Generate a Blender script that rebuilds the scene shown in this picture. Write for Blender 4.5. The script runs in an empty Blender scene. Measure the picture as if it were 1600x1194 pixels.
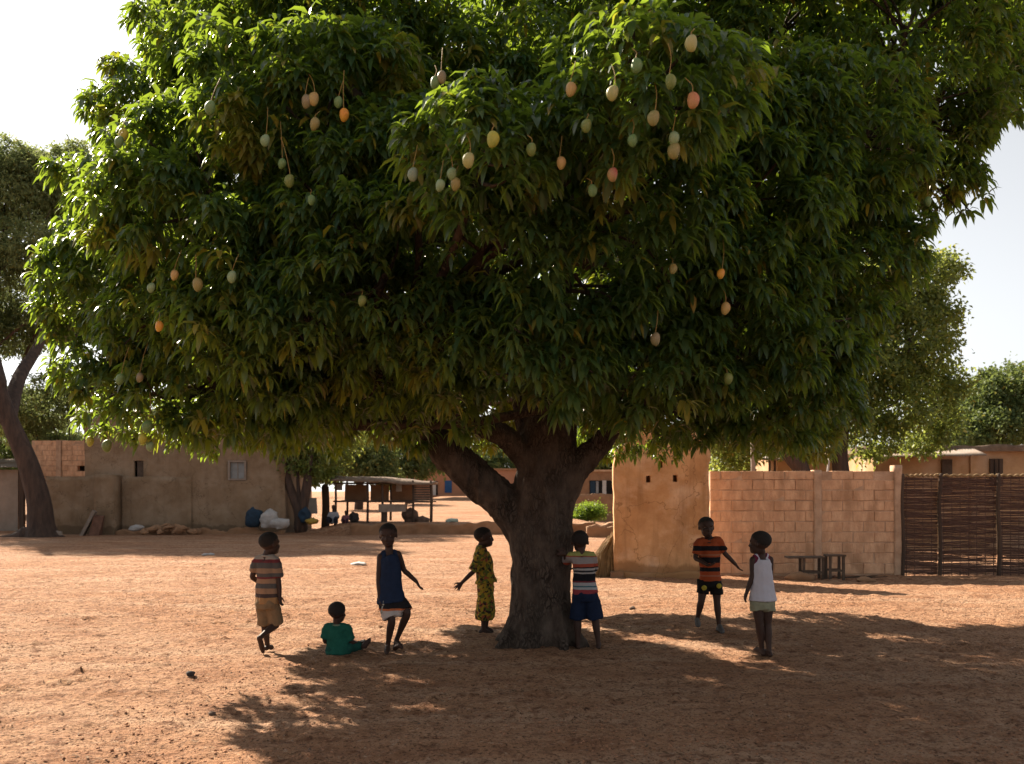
import bpy, math, random
import numpy as np
from mathutils import Vector, Matrix

random.seed(7)
rng = np.random.default_rng(7)
SC = bpy.context.scene
COL = SC.collection

# ------------------------------------------------------------------ camera, sky, sun, exposure
F = 1555.0          # focal length in photograph pixels
HOR = 767.0         # horizon row
CAMH = 1.6
cam = bpy.data.cameras.new('camera'); camo = bpy.data.objects.new('camera', cam); COL.objects.link(camo)
camo.location = (0, 0, CAMH); camo.rotation_euler = (math.radians(90), 0, 0)
cam.sensor_width = 36.0; cam.lens = 36.0 * F / 1600.0
cam.shift_y = (HOR - 597.0) / 1600.0
cam.clip_end = 3000
cam.dof.use_dof = True; cam.dof.focus_distance = 9.3; cam.dof.aperture_fstop = 3.2
SC.camera = camo

SUN_EL = math.radians(36.0)
SH = np.array([0.67, -0.74])            # shadow direction on the ground
world = bpy.data.worlds.new('World'); SC.world = world; world.use_nodes = True
wn = world.node_tree.nodes; wl = world.node_tree.links
bg = wn['Background']
sky = wn.new('ShaderNodeTexSky'); sky.sky_type = 'NISHITA'; sky.sun_disc = False
sky.sun_elevation = SUN_EL
sky.sun_rotation = math.atan2(-SH[0], -SH[1])
sky.air_density = 1.0; sky.dust_density = 0.8; sky.ozone_density = 1.0
hs = wn.new('ShaderNodeHueSaturation'); hs.inputs['Saturation'].default_value = .15      # hazy, milky air all round
wl.new(sky.outputs[0], hs.inputs['Color']); wl.new(hs.outputs[0], bg.inputs[0]); bg.inputs[1].default_value = 0.051
sun = bpy.data.lights.new('sun', 'SUN'); suno = bpy.data.objects.new('sun', sun); COL.objects.link(suno)
sun.energy = 5.0; sun.angle = math.radians(0.6); sun.color = (1.0, 0.86, 0.68)
dvec = Vector((SH[0] * math.cos(SUN_EL), SH[1] * math.cos(SUN_EL), -math.sin(SUN_EL)))
suno.rotation_euler = dvec.to_track_quat('-Z', 'Y').to_euler()
suno.location = (-30, 40, 40)
SC.view_settings.view_transform = 'Standard'
SC.view_settings.look = 'None'
SC.view_settings.exposure = 1.78
SC.view_settings.gamma = 1.0
SC.cycles.use_denoising = True
SC.cycles.max_bounces = 8
SC.cycles.transmission_bounces = 6
SC.cycles.transparent_max_bounces = 6

# ------------------------------------------------------------------ helpers
def P(px, py, d):
    return np.array([(px - 800.0) / F * d, d, CAMH + (HOR - py) / F * d])
def PX(px, d): return (px - 800.0) / F * d
def PZ(py, d): return CAMH + (HOR - py) / F * d
def Gd(py, z=0.0): return F * (CAMH - z) / (py - HOR)

def _hash(i, j, k, s):
    h = (i * 374761393 + j * 668265263 + k * 2147483647 + s * 1274126177) & 0xFFFFFFFF
    h = ((h ^ (h >> 13)) * 1274126177) & 0xFFFFFFFF
    h = (h ^ (h >> 16)) & 0xFFFFFFFF
    return h / 2147483648.0 - 1.0
def vnoise(p, seed=0):
    p = np.asarray(p, dtype=np.float64)
    f = np.floor(p); i = f.astype(np.int64); t = p - f
    t = t * t * t * (t * (t * 6 - 15) + 10)
    r = 0
    for a in (0, 1):
        wx = t[:, 0] if a else 1 - t[:, 0]
        for b in (0, 1):
            wy = t[:, 1] if b else 1 - t[:, 1]
            for c in (0, 1):
                wz = t[:, 2] if c else 1 - t[:, 2]
                r = r + wx * wy * wz * _hash(i[:, 0] + a, i[:, 1] + b, i[:, 2] + c, seed)
    return r
def sstep(a, b, x):
    t = np.clip((x - a) / (b - a), 0, 1); return t * t * (3 - 2 * t)

def ground_h(x, y):
    x = np.atleast_1d(np.asarray(x, float)); y = np.atleast_1d(np.asarray(y, float))
    def n(sx, sy, s): return vnoise(np.stack([x * sx, y * sy, np.full_like(x, 0.37)], 1), s)
    near = 1 - sstep(22, 34, y)
    h = 0.035 * n(0.35, 0.35, 1) + 0.016 * n(1.3, 1.5, 2) * near
    h += (0.016 * n(4.2, 5.0, 3) - 0.014 * np.abs(n(6.5, 8.0, 4)) + 0.015 * n(12, 14, 5)) * near
    lump = np.clip(n(9.5, 11.0, 6) - 0.38, 0, 1); h += 0.075 * lump * near * np.clip(0.5 + n(0.8, 0.8, 9), 0.15, 1)
    h -= 0.022 * np.clip(n(3.1, 4.4, 12) - .33, 0, 1) * near + 0.02 * np.clip(n(5.2, 3.6, 14) - .40, 0, 1) * near      # footprints
    mask = sstep(-8.2, -6.2, x) * (1 - sstep(2.5, 4.5, x))
    h += 0.40 * sstep(36.6, 37.2, y) * mask + 0.75 * sstep(38, 95, y)
    return h
def gh(x, y): return float(ground_h(x, y)[0])

def mesh_obj(name, verts, faces, mats=None, parent=None, smooth=False, loc=None):
    me = bpy.data.meshes.new(name)
    verts = np.asarray(verts, float)
    if isinstance(faces, np.ndarray):
        nv, k = faces.shape
        me.vertices.add(len(verts)); me.vertices.foreach_set('co', verts.ravel())
        me.loops.add(faces.size); me.loops.foreach_set('vertex_index', faces.ravel().astype(np.int32))
        me.polygons.add(nv); me.polygons.foreach_set('loop_start', np.arange(0, faces.size, k, dtype=np.int32))
        me.update(calc_edges=True)
    else:
        me.from_pydata([tuple(v) for v in verts], [], faces)
    if mats is not None:
        for m in (mats if isinstance(mats, (list, tuple)) else [mats]): me.materials.append(m)
    if smooth: me.polygons.foreach_set('use_smooth', np.ones(len(me.polygons), bool))
    me.update()
    o = bpy.data.objects.new(name, me); COL.objects.link(o)
    if parent is not None: o.parent = parent
    if loc is not None: o.location = loc
    return o
def obj_from(name, me, parent=None, loc=(0, 0, 0), rot=(0, 0, 0), scale=(1, 1, 1)):
    o = bpy.data.objects.new(name, me); COL.objects.link(o)
    o.location = loc; o.rotation_euler = rot; o.scale = scale
    if parent is not None: o.parent = parent
    return o
def empty(name, loc, label=None, cat=None, group=None, rz=0):
    o = bpy.data.objects.new(name, None); COL.objects.link(o); o.location = loc; o.rotation_euler = (0, 0, rz)
    o.empty_display_size = 0.2
    if label: tag(o, label, cat, group)
    return o
def tag(o, label=None, cat=None, group=None, kind=None):
    if label: o['label'] = label
    if cat: o['category'] = cat
    if group: o['group'] = group
    if kind: o['kind'] = kind
    return o

class MB:
    def __init__(s): s.v = []; s.f = []
    def add(s, v, f):
        n = len(s.v); s.v.extend([tuple(a) for a in v]); s.f.extend([tuple(i + n for i in q) for q in f]); return s
    def box(s, x0, x1, y0, y1, z0, z1, j=0.0):
        v = [(x, y, z) for z in (z0, z1) for y in (y0, y1) for x in (x0, x1)]
        if j: v = [(a + random.uniform(-j, j), b + random.uniform(-j, j), c + random.uniform(-j, j)) for a, b, c in v]
        return s.add(v, [(0, 2, 3, 1), (4, 5, 7, 6), (0, 1, 5, 4), (2, 6, 7, 3), (0, 4, 6, 2), (1, 3, 7, 5)])
    def loft(s, rings):
        """rings: list of (center, u, v, ru, rv, [segs])"""
        n = 14; base = len(s.v)
        for c, u, v, ru, rv in rings:
            for k in range(n):
                a = 2 * math.pi * k / n
                s.v.append(tuple(np.asarray(c) + np.asarray(u) * ru * math.cos(a) + np.asarray(v) * rv * math.sin(a)))
        for r in range(len(rings) - 1):
            for k in range(n):
                a = base + r * n + k; b = base + r * n + (k + 1) % n
                s.f.append((a, b, b + n, a + n))
        s.f.append(tuple(base + k for k in reversed(range(n))))
        s.f.append(tuple(base + (len(rings) - 1) * n + k for k in range(n)))
        return s
    def tube(s, pts, rad, sub=3, n=10, caps=True, squash=None):
        pts = [np.asarray(p, float) for p in pts]
        if sub > 1 and len(pts) > 2:
            P_, R_ = [], []
            for i in range(len(pts) - 1):
                p0 = pts[max(i - 1, 0)]; p1 = pts[i]; p2 = pts[i + 1]; p3 = pts[min(i + 2, len(pts) - 1)]
                for q in range(sub):
                    t = q / sub
                    P_.append(0.5 * ((2 * p1) + (-p0 + p2) * t + (2 * p0 - 5 * p1 + 4 * p2 - p3) * t * t + (-p0 + 3 * p1 - 3 * p2 + p3) * t ** 3))
                    R_.append(rad[i] * (1 - t) + rad[i + 1] * t)
            P_.append(pts[-1]); R_.append(rad[-1]); pts, rad = P_, R_
        if caps:   # rounded ends
            d0 = pts[0] - pts[1]; d0 /= np.linalg.norm(d0) + 1e-9
            d1 = pts[-1] - pts[-2]; d1 /= np.linalg.norm(d1) + 1e-9
            pts = [pts[0] + d0 * rad[0] * .95, pts[0] + d0 * rad[0] * .6] + list(pts) + [pts[-1] + d1 * rad[-1] * .6, pts[-1] + d1 * rad[-1] * .95]
            rad = [rad[0] * .3, rad[0] * .8] + list(rad) + [rad[-1] * .8, rad[-1] * .3]
        base = len(s.v); up = np.array([0.13, 0.31, 0.94]); u = None
        for i, p in enumerate(pts):
            d = pts[min(i + 1, len(pts) - 1)] - pts[max(i - 1, 0)]; d = d / (np.linalg.norm(d) + 1e-9)
            if u is None:
                ref = np.array([1., 0, 0]) if abs(d[0]) < 0.8 else np.array([0, 1., 0])
                u = ref - d * ref.dot(d)
            else: u = u - d * u.dot(d)
            u = u / (np.linalg.norm(u) + 1e-9); v = np.cross(d, u)
            for k in range(n):
                a = 2 * math.pi * k / n
                s.v.append(tuple(p + rad[i] * (u * math.cos(a) + v * math.sin(a))))
        for r in range(len(pts) - 1):
            for k in range(n):
                a = base + r * n + k; b = base + r * n + (k + 1) % n
                s.f.append((a, b, b + n, a + n))
        s.f.append(tuple(base + k for k in reversed(range(n))))
        s.f.append(tuple(base + (len(pts) - 1) * n + k for k in range(n)))
        return s
    def ell(s, c, r, M=None, nu=14, nv=9):
        c = np.asarray(c, float); base = len(s.v)
        M = np.eye(3) if M is None else np.asarray(M)
        for i in range(1, nv):
            th = math.pi * i / nv
            for k in range(nu):
                a = 2 * math.pi * k / nu
                s.v.append(tuple(c + M @ np.array([r[0] * math.sin(th) * math.cos(a), r[1] * math.sin(th) * math.sin(a), r[2] * math.cos(th)])))
        t = len(s.v); s.v.append(tuple(c + M @ np.array([0, 0, r[2]]))); s.v.append(tuple(c + M @ np.array([0, 0, -r[2]])))
        for i in range(nv - 2):
            for k in range(nu):
                a = base + i * nu + k; b = base + i * nu + (k + 1) % nu
                s.f.append((a, a + nu, b + nu, b))
        for k in range(nu):
            s.f.append((t, base + k, base + (k + 1) % nu))
            e = base + (nv - 2) * nu
            s.f.append((t + 1, e + (k + 1) % nu, e + k))
        return s
    def build(s, name, mat, parent=None, smooth=False, loc=None):
        return mesh_obj(name, s.v, s.f, mat, parent, smooth, loc)

def verts_of(me):
    a = np.empty(len(me.vertices) * 3); me.vertices.foreach_get('co', a); return a.reshape(-1, 3)
def normals_of(me):
    a = np.empty(len(me.vertices) * 3); me.vertices.foreach_get('normal', a); return a.reshape(-1, 3)

def remeshed(mb, name, mat, parent, voxel, smooth_it=3, disp=None, loc=None, factor=.5):
    o = mesh_obj(name + '_source', mb.v, mb.f)
    m = o.modifiers.new('r', 'REMESH'); m.mode = 'VOXEL'; m.voxel_size = voxel
    if smooth_it:
        m2 = o.modifiers.new('s', 'SMOOTH'); m2.iterations = smooth_it; m2.factor = factor
    dg = bpy.context.evaluated_depsgraph_get()
    me = bpy.data.meshes.new_from_object(o.evaluated_get(dg))
    old = o.data; bpy.data.objects.remove(o); bpy.data.meshes.remove(old)
    me.name = name
    if disp is not None:
        v = verts_of(me); n = normals_of(me)
        v = v + n * disp(v, n)[:, None]
        me.vertices.foreach_set('co', v.ravel()); me.update()
    me.materials.clear(); me.materials.append(mat)
    me.polygons.foreach_set('use_smooth', np.ones(len(me.polygons), bool))
    q = bpy.data.objects.new(name, me); COL.objects.link(q)
    if parent is not None: q.parent = parent
    if loc is not None: q.location = loc
    return q

# ------------------------------------------------------------------ materials
def N(nt, t, **kw):
    n = nt.nodes.new(t)
    for k, v in kw.items():
        if k.startswith('i_'): n.inputs[k[2:].replace('_', ' ')].default_value = v
        else: setattr(n, k, v)
    return n
def new_mat(name):
    m = bpy.data.materials.new(name); m.use_nodes = True
    return m, m.node_tree, m.node_tree.nodes['Principled BSDF']
def c4(c): return (c[0], c[1], c[2], 1.0)
def pmat(name, c1, c2=None, scale=3.0, rough=0.85, bump=0.3, bscale=25.0, c3=None, scale3=0.8, stretch=None, spec=0.3, bdist=0.02, lo=.35, hi=.65, world_tex=False):
    m, nt, b = new_mat(name); L = nt.links
    b.inputs['Roughness'].default_value = rough; b.inputs['Specular IOR Level'].default_value = spec
    tc = N(nt, 'ShaderNodeTexCoord'); vec = tc.outputs['Object']
    if world_tex: vec = N(nt, 'ShaderNodeNewGeometry').outputs['Position']
    if stretch:
        mp = N(nt, 'ShaderNodeMapping'); mp.inputs['Scale'].default_value = stretch; L.new(vec, mp.inputs[0]); vec = mp.outputs[0]
    if c2 is None: c2 = tuple(x * .7 for x in c1)
    n1 = N(nt, 'ShaderNodeTexNoise'); n1.inputs['Scale'].default_value = scale; n1.inputs['Detail'].default_value = 8; n1.inputs['Roughness'].default_value = .65
    L.new(vec, n1.inputs['Vector'])
    mr = N(nt, 'ShaderNodeMapRange'); mr.inputs[1].default_value = lo; mr.inputs[2].default_value = hi; L.new(n1.outputs[0], mr.inputs[0])
    mx = N(nt, 'ShaderNodeMix', data_type='RGBA'); mx.inputs[6].default_value = c4(c1); mx.inputs[7].default_value = c4(c2); L.new(mr.outputs[0], mx.inputs[0])
    out = mx.outputs[2]
    if c3 is not None:
        n3 = N(nt, 'ShaderNodeTexNoise'); n3.inputs['Scale'].default_value = scale3; n3.inputs['Detail'].default_value = 6; L.new(vec, n3.inputs['Vector'])
        m3 = N(nt, 'ShaderNodeMapRange'); m3.inputs[1].default_value = .48; m3.inputs[2].default_value = .68; L.new(n3.outputs[0], m3.inputs[0])
        x3 = N(nt, 'ShaderNodeMix', data_type='RGBA'); L.new(out, x3.inputs[6]); x3.inputs[7].default_value = c4(c3); L.new(m3.outputs[0], x3.inputs[0]); out = x3.outputs[2]
    L.new(out, b.inputs['Base Color'])
    if bump:
        nb = N(nt, 'ShaderNodeTexNoise'); nb.inputs['Scale'].default_value = bscale; nb.inputs['Detail'].default_value = 6; L.new(vec, nb.inputs['Vector'])
        bp = N(nt, 'ShaderNodeBump'); bp.inputs['Strength'].default_value = bump; bp.inputs['Distance'].default_value = bdist
        L.new(nb.outputs[0], bp.inputs['Height']); L.new(bp.outputs[0], b.inputs['Normal'])
    return m
def leaf_mat(name, dark, light, trans, tfac=0.4, rough=0.4, spec=0.45, yellow=(0.30, 0.22, 0.03)):
    m, nt, b = new_mat(name); L = nt.links
    at = N(nt, 'ShaderNodeAttribute', attribute_name='tint')
    sep = N(nt, 'ShaderNodeSeparateColor'); L.new(at.outputs['Color'], sep.inputs[0])
    mx = N(nt, 'ShaderNodeMix', data_type='RGBA'); mx.inputs[6].default_value = c4(dark); mx.inputs[7].default_value = c4(light); L.new(sep.outputs[0], mx.inputs[0])
    my = N(nt, 'ShaderNodeMix', data_type='RGBA'); L.new(mx.outputs[2], my.inputs[6]); my.inputs[7].default_value = c4(yellow); L.new(sep.outputs[1], my.inputs[0])
    L.new(my.outputs[2], b.inputs['Base Color'])
    b.inputs['Roughness'].default_value = rough; b.inputs['Specular IOR Level'].default_value = spec
    tr = N(nt, 'ShaderNodeBsdfTranslucent')
    mt = N(nt, 'ShaderNodeMix', data_type='RGBA'); mt.inputs[6].default_value = c4(trans); mt.inputs[7].default_value = c4((trans[0] * 1.6, trans[1] * 1.05, trans[2])); L.new(sep.outputs[1], mt.inputs[0])
    L.new(mt.outputs[2], tr.inputs[0])
    ms = N(nt, 'ShaderNodeMixShader'); ms.inputs[0].default_value = tfac
    L.new(b.outputs[0], ms.inputs[1]); L.new(tr.outputs[0], ms.inputs[2])
    L.new(ms.outputs[0], nt.nodes['Material Output'].inputs['Surface'])
    return m

def soil_mat():
    m, nt, b = new_mat('red_soil'); L = nt.links
    tc = N(nt, 'ShaderNodeTexCoord'); v = tc.outputs['Object']
    b.inputs['Roughness'].default_value = .95; b.inputs['Specular IOR Level'].default_value = .1
    def noise(s, d=8, r=.6, st=None):
        n = N(nt, 'ShaderNodeTexNoise'); n.inputs['Scale'].default_value = s; n.inputs['Detail'].default_value = d; n.inputs['Roughness'].default_value = r
        if st:
            mp = N(nt, 'ShaderNodeMapping'); mp.inputs['Scale'].default_value = st; L.new(v, mp.inputs[0]); L.new(mp.outputs[0], n.inputs['Vector'])
        else: L.new(v, n.inputs['Vector'])
        return n.outputs[0]
    def mr(x, a, c):
        q = N(nt, 'ShaderNodeMapRange'); q.inputs[1].default_value = a; q.inputs[2].default_value = c; L.new(x, q.inputs[0]); return q.outputs[0]
    def mix(f, a, c):
        q = N(nt, 'ShaderNodeMix', data_type='RGBA'); L.new(f, q.inputs[0])
        for idx, x in ((6, a), (7, c)):
            if isinstance(x, tuple): q.inputs[idx].default_value = c4(x)
            else: L.new(x, q.inputs[idx])
        return q.outputs[2]
    col = mix(mr(noise(.35), .35, .65), (0.40, 0.205, 0.110), (0.455, 0.273, 0.170))
    col = mix(mr(noise(1.4, st=(1, 1.6, 1)), .45, .72), col, (0.285, 0.133, 0.070))
    col = mix(mr(noise(.9, 5, .6, st=(.35, 1.5, 1)), .52, .66), col, (0.47, 0.295, 0.19))
    col = mix(mr(noise(9.0), .50, .68), col, (0.18, 0.082, 0.045))
    col = mix(mr(noise(40.0, 5, .7), .53, .62), col, (0.085, 0.042, 0.026))  # dark specks: tiny shadows among the grains, put into the soil colour
    col = mix(mr(noise(21.0, 6, .7), .57, .70), col, (0.52, 0.355, 0.245))
    L.new(col, b.inputs['Base Color'])
    bp = N(nt, 'ShaderNodeBump'); bp.inputs['Strength'].default_value = 1.0; bp.inputs['Distance'].default_value = .085
    ad = N(nt, 'ShaderNodeMath', operation='MULTIPLY_ADD'); L.new(noise(34, 6, .7), ad.inputs[0]); ad.inputs[1].default_value = .6; L.new(noise(11, 6, .65), ad.inputs[2])
    L.new(ad.outputs[0], bp.inputs['Height']); L.new(bp.outputs[0], b.inputs['Normal'])
    return m

M = {}
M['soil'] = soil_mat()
M['bark'] = pmat('mango_bark', (0.14, 0.105, 0.08), (0.055, 0.038, 0.028), 7, .95, 1.0, 14, c3=(0.18, 0.145, 0.115), scale3=2.0, stretch=(3.2, 3.2, .8), bdist=.09)
def bark_mat():
    m, nt, b = new_mat('mango_bark'); L = nt.links
    b.inputs['Roughness'].default_value = .95; b.inputs['Specular IOR Level'].default_value = .15
    tc = N(nt, 'ShaderNodeTexCoord')
    def mp(sc):
        q = N(nt, 'ShaderNodeMapping'); q.inputs['Scale'].default_value = sc; L.new(tc.outputs['Object'], q.inputs[0]); return q.outputs[0]
    w = N(nt, 'ShaderNodeTexNoise'); w.inputs['Scale'].default_value = 5; w.inputs['Detail'].default_value = 5; L.new(tc.outputs['Object'], w.inputs['Vector'])
    wm = N(nt, 'ShaderNodeVectorMath', operation='MULTIPLY_ADD'); L.new(w.outputs['Color'], wm.inputs[0]); wm.inputs[1].default_value = (.16, .16, .16); L.new(tc.outputs['Object'], wm.inputs[2])
    q = N(nt, 'ShaderNodeMapping'); q.inputs['Scale'].default_value = (1, 1, .26); L.new(wm.outputs[0], q.inputs[0])
    v = N(nt, 'ShaderNodeTexVoronoi', feature='DISTANCE_TO_EDGE'); v.inputs['Scale'].default_value = 34; L.new(q.outputs[0], v.inputs['Vector'])
    cr = N(nt, 'ShaderNodeMapRange'); cr.inputs[1].default_value = .0; cr.inputs[2].default_value = .13; L.new(v.outputs['Distance'], cr.inputs[0])
    n = N(nt, 'ShaderNodeTexNoise'); n.inputs['Scale'].default_value = 9; n.inputs['Detail'].default_value = 9; n.inputs['Roughness'].default_value = .7; L.new(mp((1, 1, .5)), n.inputs['Vector'])
    nr = N(nt, 'ShaderNodeMapRange'); nr.inputs[1].default_value = .35; nr.inputs[2].default_value = .68; L.new(n.outputs[0], nr.inputs[0])
    c1 = N(nt, 'ShaderNodeMix', data_type='RGBA'); c1.inputs[6].default_value = (.045, .033, .026, 1); c1.inputs[7].default_value = (.105, .082, .066, 1); L.new(nr.outputs[0], c1.inputs[0])
    c2 = N(nt, 'ShaderNodeMix', data_type='RGBA'); c2.inputs[6].default_value = (.04, .029, .022, 1); L.new(c1.outputs[2], c2.inputs[7])
    gt = N(nt, 'ShaderNodeTexNoise'); gt.inputs['Scale'].default_value = 3.5; L.new(tc.outputs['Object'], gt.inputs['Vector'])
    gm = N(nt, 'ShaderNodeMapRange'); gm.inputs[1].default_value = .38; gm.inputs[2].default_value = .62; L.new(gt.outputs[0], gm.inputs[0])
    mxx = N(nt, 'ShaderNodeMath', operation='MAXIMUM'); L.new(cr.outputs[0], mxx.inputs[0]); L.new(gm.outputs[0], mxx.inputs[1]); L.new(mxx.outputs[0], c2.inputs[0])
    L.new(c2.outputs[2], b.inputs['Base Color'])
    h = N(nt, 'ShaderNodeMath', operation='MULTIPLY_ADD'); L.new(n.outputs[0], h.inputs[0]); h.inputs[1].default_value = 1.4; L.new(mxx.outputs[0], h.inputs[2])
    bp = N(nt, 'ShaderNodeBump'); bp.inputs['Strength'].default_value = .9; bp.inputs['Distance'].default_value = .03; L.new(h.outputs[0], bp.inputs['Height']); L.new(bp.outputs[0], b.inputs['Normal'])
    return m
M['bark'] = bark_mat()
M['bark2'] = pmat('acacia_bark', (0.075, 0.048, 0.036), (0.035, 0.024, 0.02), 3, .95, .8, 9, stretch=(2.5, 2.5, .5), bdist=.05)
M['leaf'] = leaf_mat('mango_leaf', (0.0135, 0.0520, 0.0275), (0.0360, 0.0930, 0.0370), (0.236, 0.345, 0.027), .44, .34, .5)
M['leaf_ac'] = leaf_mat('acacia_leaf', (0.0766, 0.1080, 0.0496), (0.1440, 0.1800, 0.0810), (0.2700, 0.3240, 0.1080), .45, .7, .2)
M['leaf_bg'] = leaf_mat('neem_leaf', (0.0464, 0.0805, 0.0220), (0.1098, 0.1525, 0.0415), (0.3172, 0.3660, 0.0671), .45, .5, .35)
M['leaf_far'] = leaf_mat('far_leaf', (0.0480, 0.0800, 0.0280), (0.0960, 0.1360, 0.0480), (0.1760, 0.2240, 0.0560), .35, .6, .25)
M['leaf_bush'] = leaf_mat('bush_leaf', (0.0630, 0.1260, 0.0140), (0.1120, 0.1960, 0.0280), (0.2450, 0.3500, 0.0350), .45, .5, .3)
M['plaster_tan'] = pmat('tan_mud_plaster', (0.4320, 0.2680, 0.1440), (0.3200, 0.1880, 0.0960), 2.2, .95, .35, 14, c3=(0.4800, 0.3360, 0.2280), scale3=.9)
def stained_plaster(name, base, dark, pale, damp_h, streak=.5):
    m, nt, b = new_mat(name); L = nt.links
    b.inputs['Roughness'].default_value = .95; b.inputs['Specular IOR Level'].default_value = .15
    pos = N(nt, 'ShaderNodeNewGeometry').outputs['Position']; sp = N(nt, 'ShaderNodeSeparateXYZ'); L.new(pos, sp.inputs[0])
    def noise(sc, st=(1, 1, 1), det=8, ro=.65):
        q = N(nt, 'ShaderNodeMapping'); q.inputs['Scale'].default_value = st; L.new(pos, q.inputs[0])
        n = N(nt, 'ShaderNodeTexNoise'); n.inputs['Scale'].default_value = sc; n.inputs['Detail'].default_value = det; n.inputs['Roughness'].default_value = ro; L.new(q.outputs[0], n.inputs['Vector']); return n.outputs[0]
    def mr(x, a, c, t=1.):
        q = N(nt, 'ShaderNodeMapRange'); q.inputs[1].default_value = a; q.inputs[2].default_value = c; q.inputs[4].default_value = t; L.new(x, q.inputs[0]); return q.outputs[0]
    def mix(f, a, c):
        q = N(nt, 'ShaderNodeMix', data_type='RGBA'); L.new(f, q.inputs[0])
        for i, x in ((6, a), (7, c)):
            if isinstance(x, tuple): q.inputs[i].default_value = c4(x)
            else: L.new(x, q.inputs[i])
        return q.outputs[2]
    o = mix(mr(noise(1.5), .4, .62), base, dark)
    o = mix(mr(noise(1.1, (1, 1, 1.3)), .47, .66), o, pale)
    o = mix(mr(noise(2.4, (2.4, 2.4, .22)), .52, .72, streak), o, tuple(.55 * x for x in dark))
    o = mix(mr(noise(9.0), .55, .75, .6), o, dark)
    ad = N(nt, 'ShaderNodeMath', operation='MULTIPLY_ADD'); L.new(noise(1.7, (1, 1, .3)), ad.inputs[0]); ad.inputs[1].default_value = -.55; L.new(sp.outputs[2], ad.inputs[2])
    o = mix(mr(ad.outputs[0], damp_h - .27, damp_h - .33, .75), o, tuple(.62 * x for x in dark))
    wq = N(nt, 'ShaderNodeMapping'); wq.inputs['Scale'].default_value = (1, 1, .6); L.new(pos, wq.inputs[0])
    wv = N(nt, 'ShaderNodeVectorMath', operation='ADD'); L.new(wq.outputs[0], wv.inputs[0])
    wn2 = N(nt, 'ShaderNodeTexNoise'); wn2.inputs['Scale'].default_value = 2.5; wn2.inputs['Detail'].default_value = 5; L.new(pos, wn2.inputs['Vector']); L.new(wn2.outputs['Color'], wv.inputs[1])
    vo = N(nt, 'ShaderNodeTexVoronoi', feature='DISTANCE_TO_EDGE'); vo.inputs['Scale'].default_value = .8; L.new(wv.outputs[0], vo.inputs['Vector'])
    o = mix(mr(vo.outputs['Distance'], .010, .002, .55), o, tuple(.4 * x for x in dark))
    L.new(o, b.inputs['Base Color'])
    bp = N(nt, 'ShaderNodeBump'); bp.inputs['Strength'].default_value = .5; bp.inputs['Distance'].default_value = .03; L.new(noise(13), bp.inputs['Height']); L.new(bp.outputs[0], b.inputs['Normal'])
    return m
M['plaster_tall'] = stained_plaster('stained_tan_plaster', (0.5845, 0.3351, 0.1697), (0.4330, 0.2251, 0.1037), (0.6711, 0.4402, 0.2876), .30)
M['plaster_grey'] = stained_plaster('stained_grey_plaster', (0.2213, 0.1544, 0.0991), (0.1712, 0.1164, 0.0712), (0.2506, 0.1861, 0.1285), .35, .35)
M['plaster_pale'] = pmat('pale_plaster', (0.2448, 0.2016, 0.1656), (0.1800, 0.1440, 0.1152), 1.4, .95, .3, 8)
M['block'] = pmat('sand_block', (0.6250, 0.3886, 0.2430), (0.4750, 0.2726, 0.1620), 5.5, .95, .8, 26, c3=(0.3750, 0.2146, 0.1242), scale3=2.1, stretch=(1.9, 1, .8), world_tex=True)
M['mortar'] = pmat('mortar', (0.4992, 0.3360, 0.2310), (0.3168, 0.1971, 0.1260), 3, .95, .5, 30, world_tex=True)
M['mud'] = pmat('mud_wall', (0.2736, 0.1584, 0.0900), (0.2016, 0.1116, 0.0612), 2.5, .95, .5, 10)
M['terracotta'] = pmat('terracotta_wall', (0.3450, 0.1762, 0.1087), (0.2850, 0.1425, 0.0825), 1.2, .95, .2, 6)
M['wicker'] = pmat('dark_wicker', (0.115, 0.062, 0.045), (0.06, 0.033, 0.025), 7, .85, .3, 30, stretch=(1, 1, 6))
M['straw'] = pmat('straw', (0.2856, 0.1972, 0.1020), (0.1836, 0.1156, 0.0544), 9, .9, .4, 40)
M['wood'] = pmat('old_wood', (0.0750, 0.0488, 0.0338), (0.0413, 0.0263, 0.0195), 5, .85, .4, 20, stretch=(1, 1, .2))
M['wood_grey'] = pmat('grey_wood', (0.0975, 0.0713, 0.0540), (0.0562, 0.0398, 0.0300), 5, .85, .4, 20)
M['tin'] = pmat('corrugated_tin', (0.2856, 0.2516, 0.2244), (0.1904, 0.1224, 0.0816), 1.6, .55, .1, 10)
M['thatch_roof'] = pmat('mat_roofing', (0.22, 0.155, 0.11), (0.11, 0.075, 0.055), 5, .95, .6, 18)
M['dark'] = pmat('opening_shade', (0.014, 0.011, 0.010), (0.009, 0.008, 0.007), 2, .95, 0)  # near-black colour standing in for the shade inside openings
M['metal_grey'] = pmat('grey_painted_metal', (0.2250, 0.2400, 0.2475), (0.1650, 0.1650, 0.1650), 3, .6, .1, 20)
M['sack_white'] = pmat('white_sack', (0.3536, 0.3400, 0.3332), (0.2584, 0.2448, 0.2312), 5, .85, .3, 20)
M['cloth_blue'] = pmat('blue_cloth', (0.0150, 0.0375, 0.0650), (0.0100, 0.0225, 0.0400), 6, .85, .3, 20)
M['blue_bright'] = pmat('bright_blue_cloth', (0.0250, 0.0850, 0.2100), (0.0150, 0.0550, 0.1500), 4, .85, .1, 20)
M['white'] = pmat('white_cloth', (0.4624, 0.4488, 0.4352), (0.3740, 0.3604, 0.3400), 4, .85, .1, 20)
M['purple'] = pmat('purple_cloth', (0.2040, 0.0612, 0.1632), (0.3060, 0.1904, 0.2720), 6, .85, .2, 20)
M['yellow'] = pmat('yellow_plastic', (0.3264, 0.2244, 0.0340), (0.2448, 0.1496, 0.0204), 4, .5, .1, 20)
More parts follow.
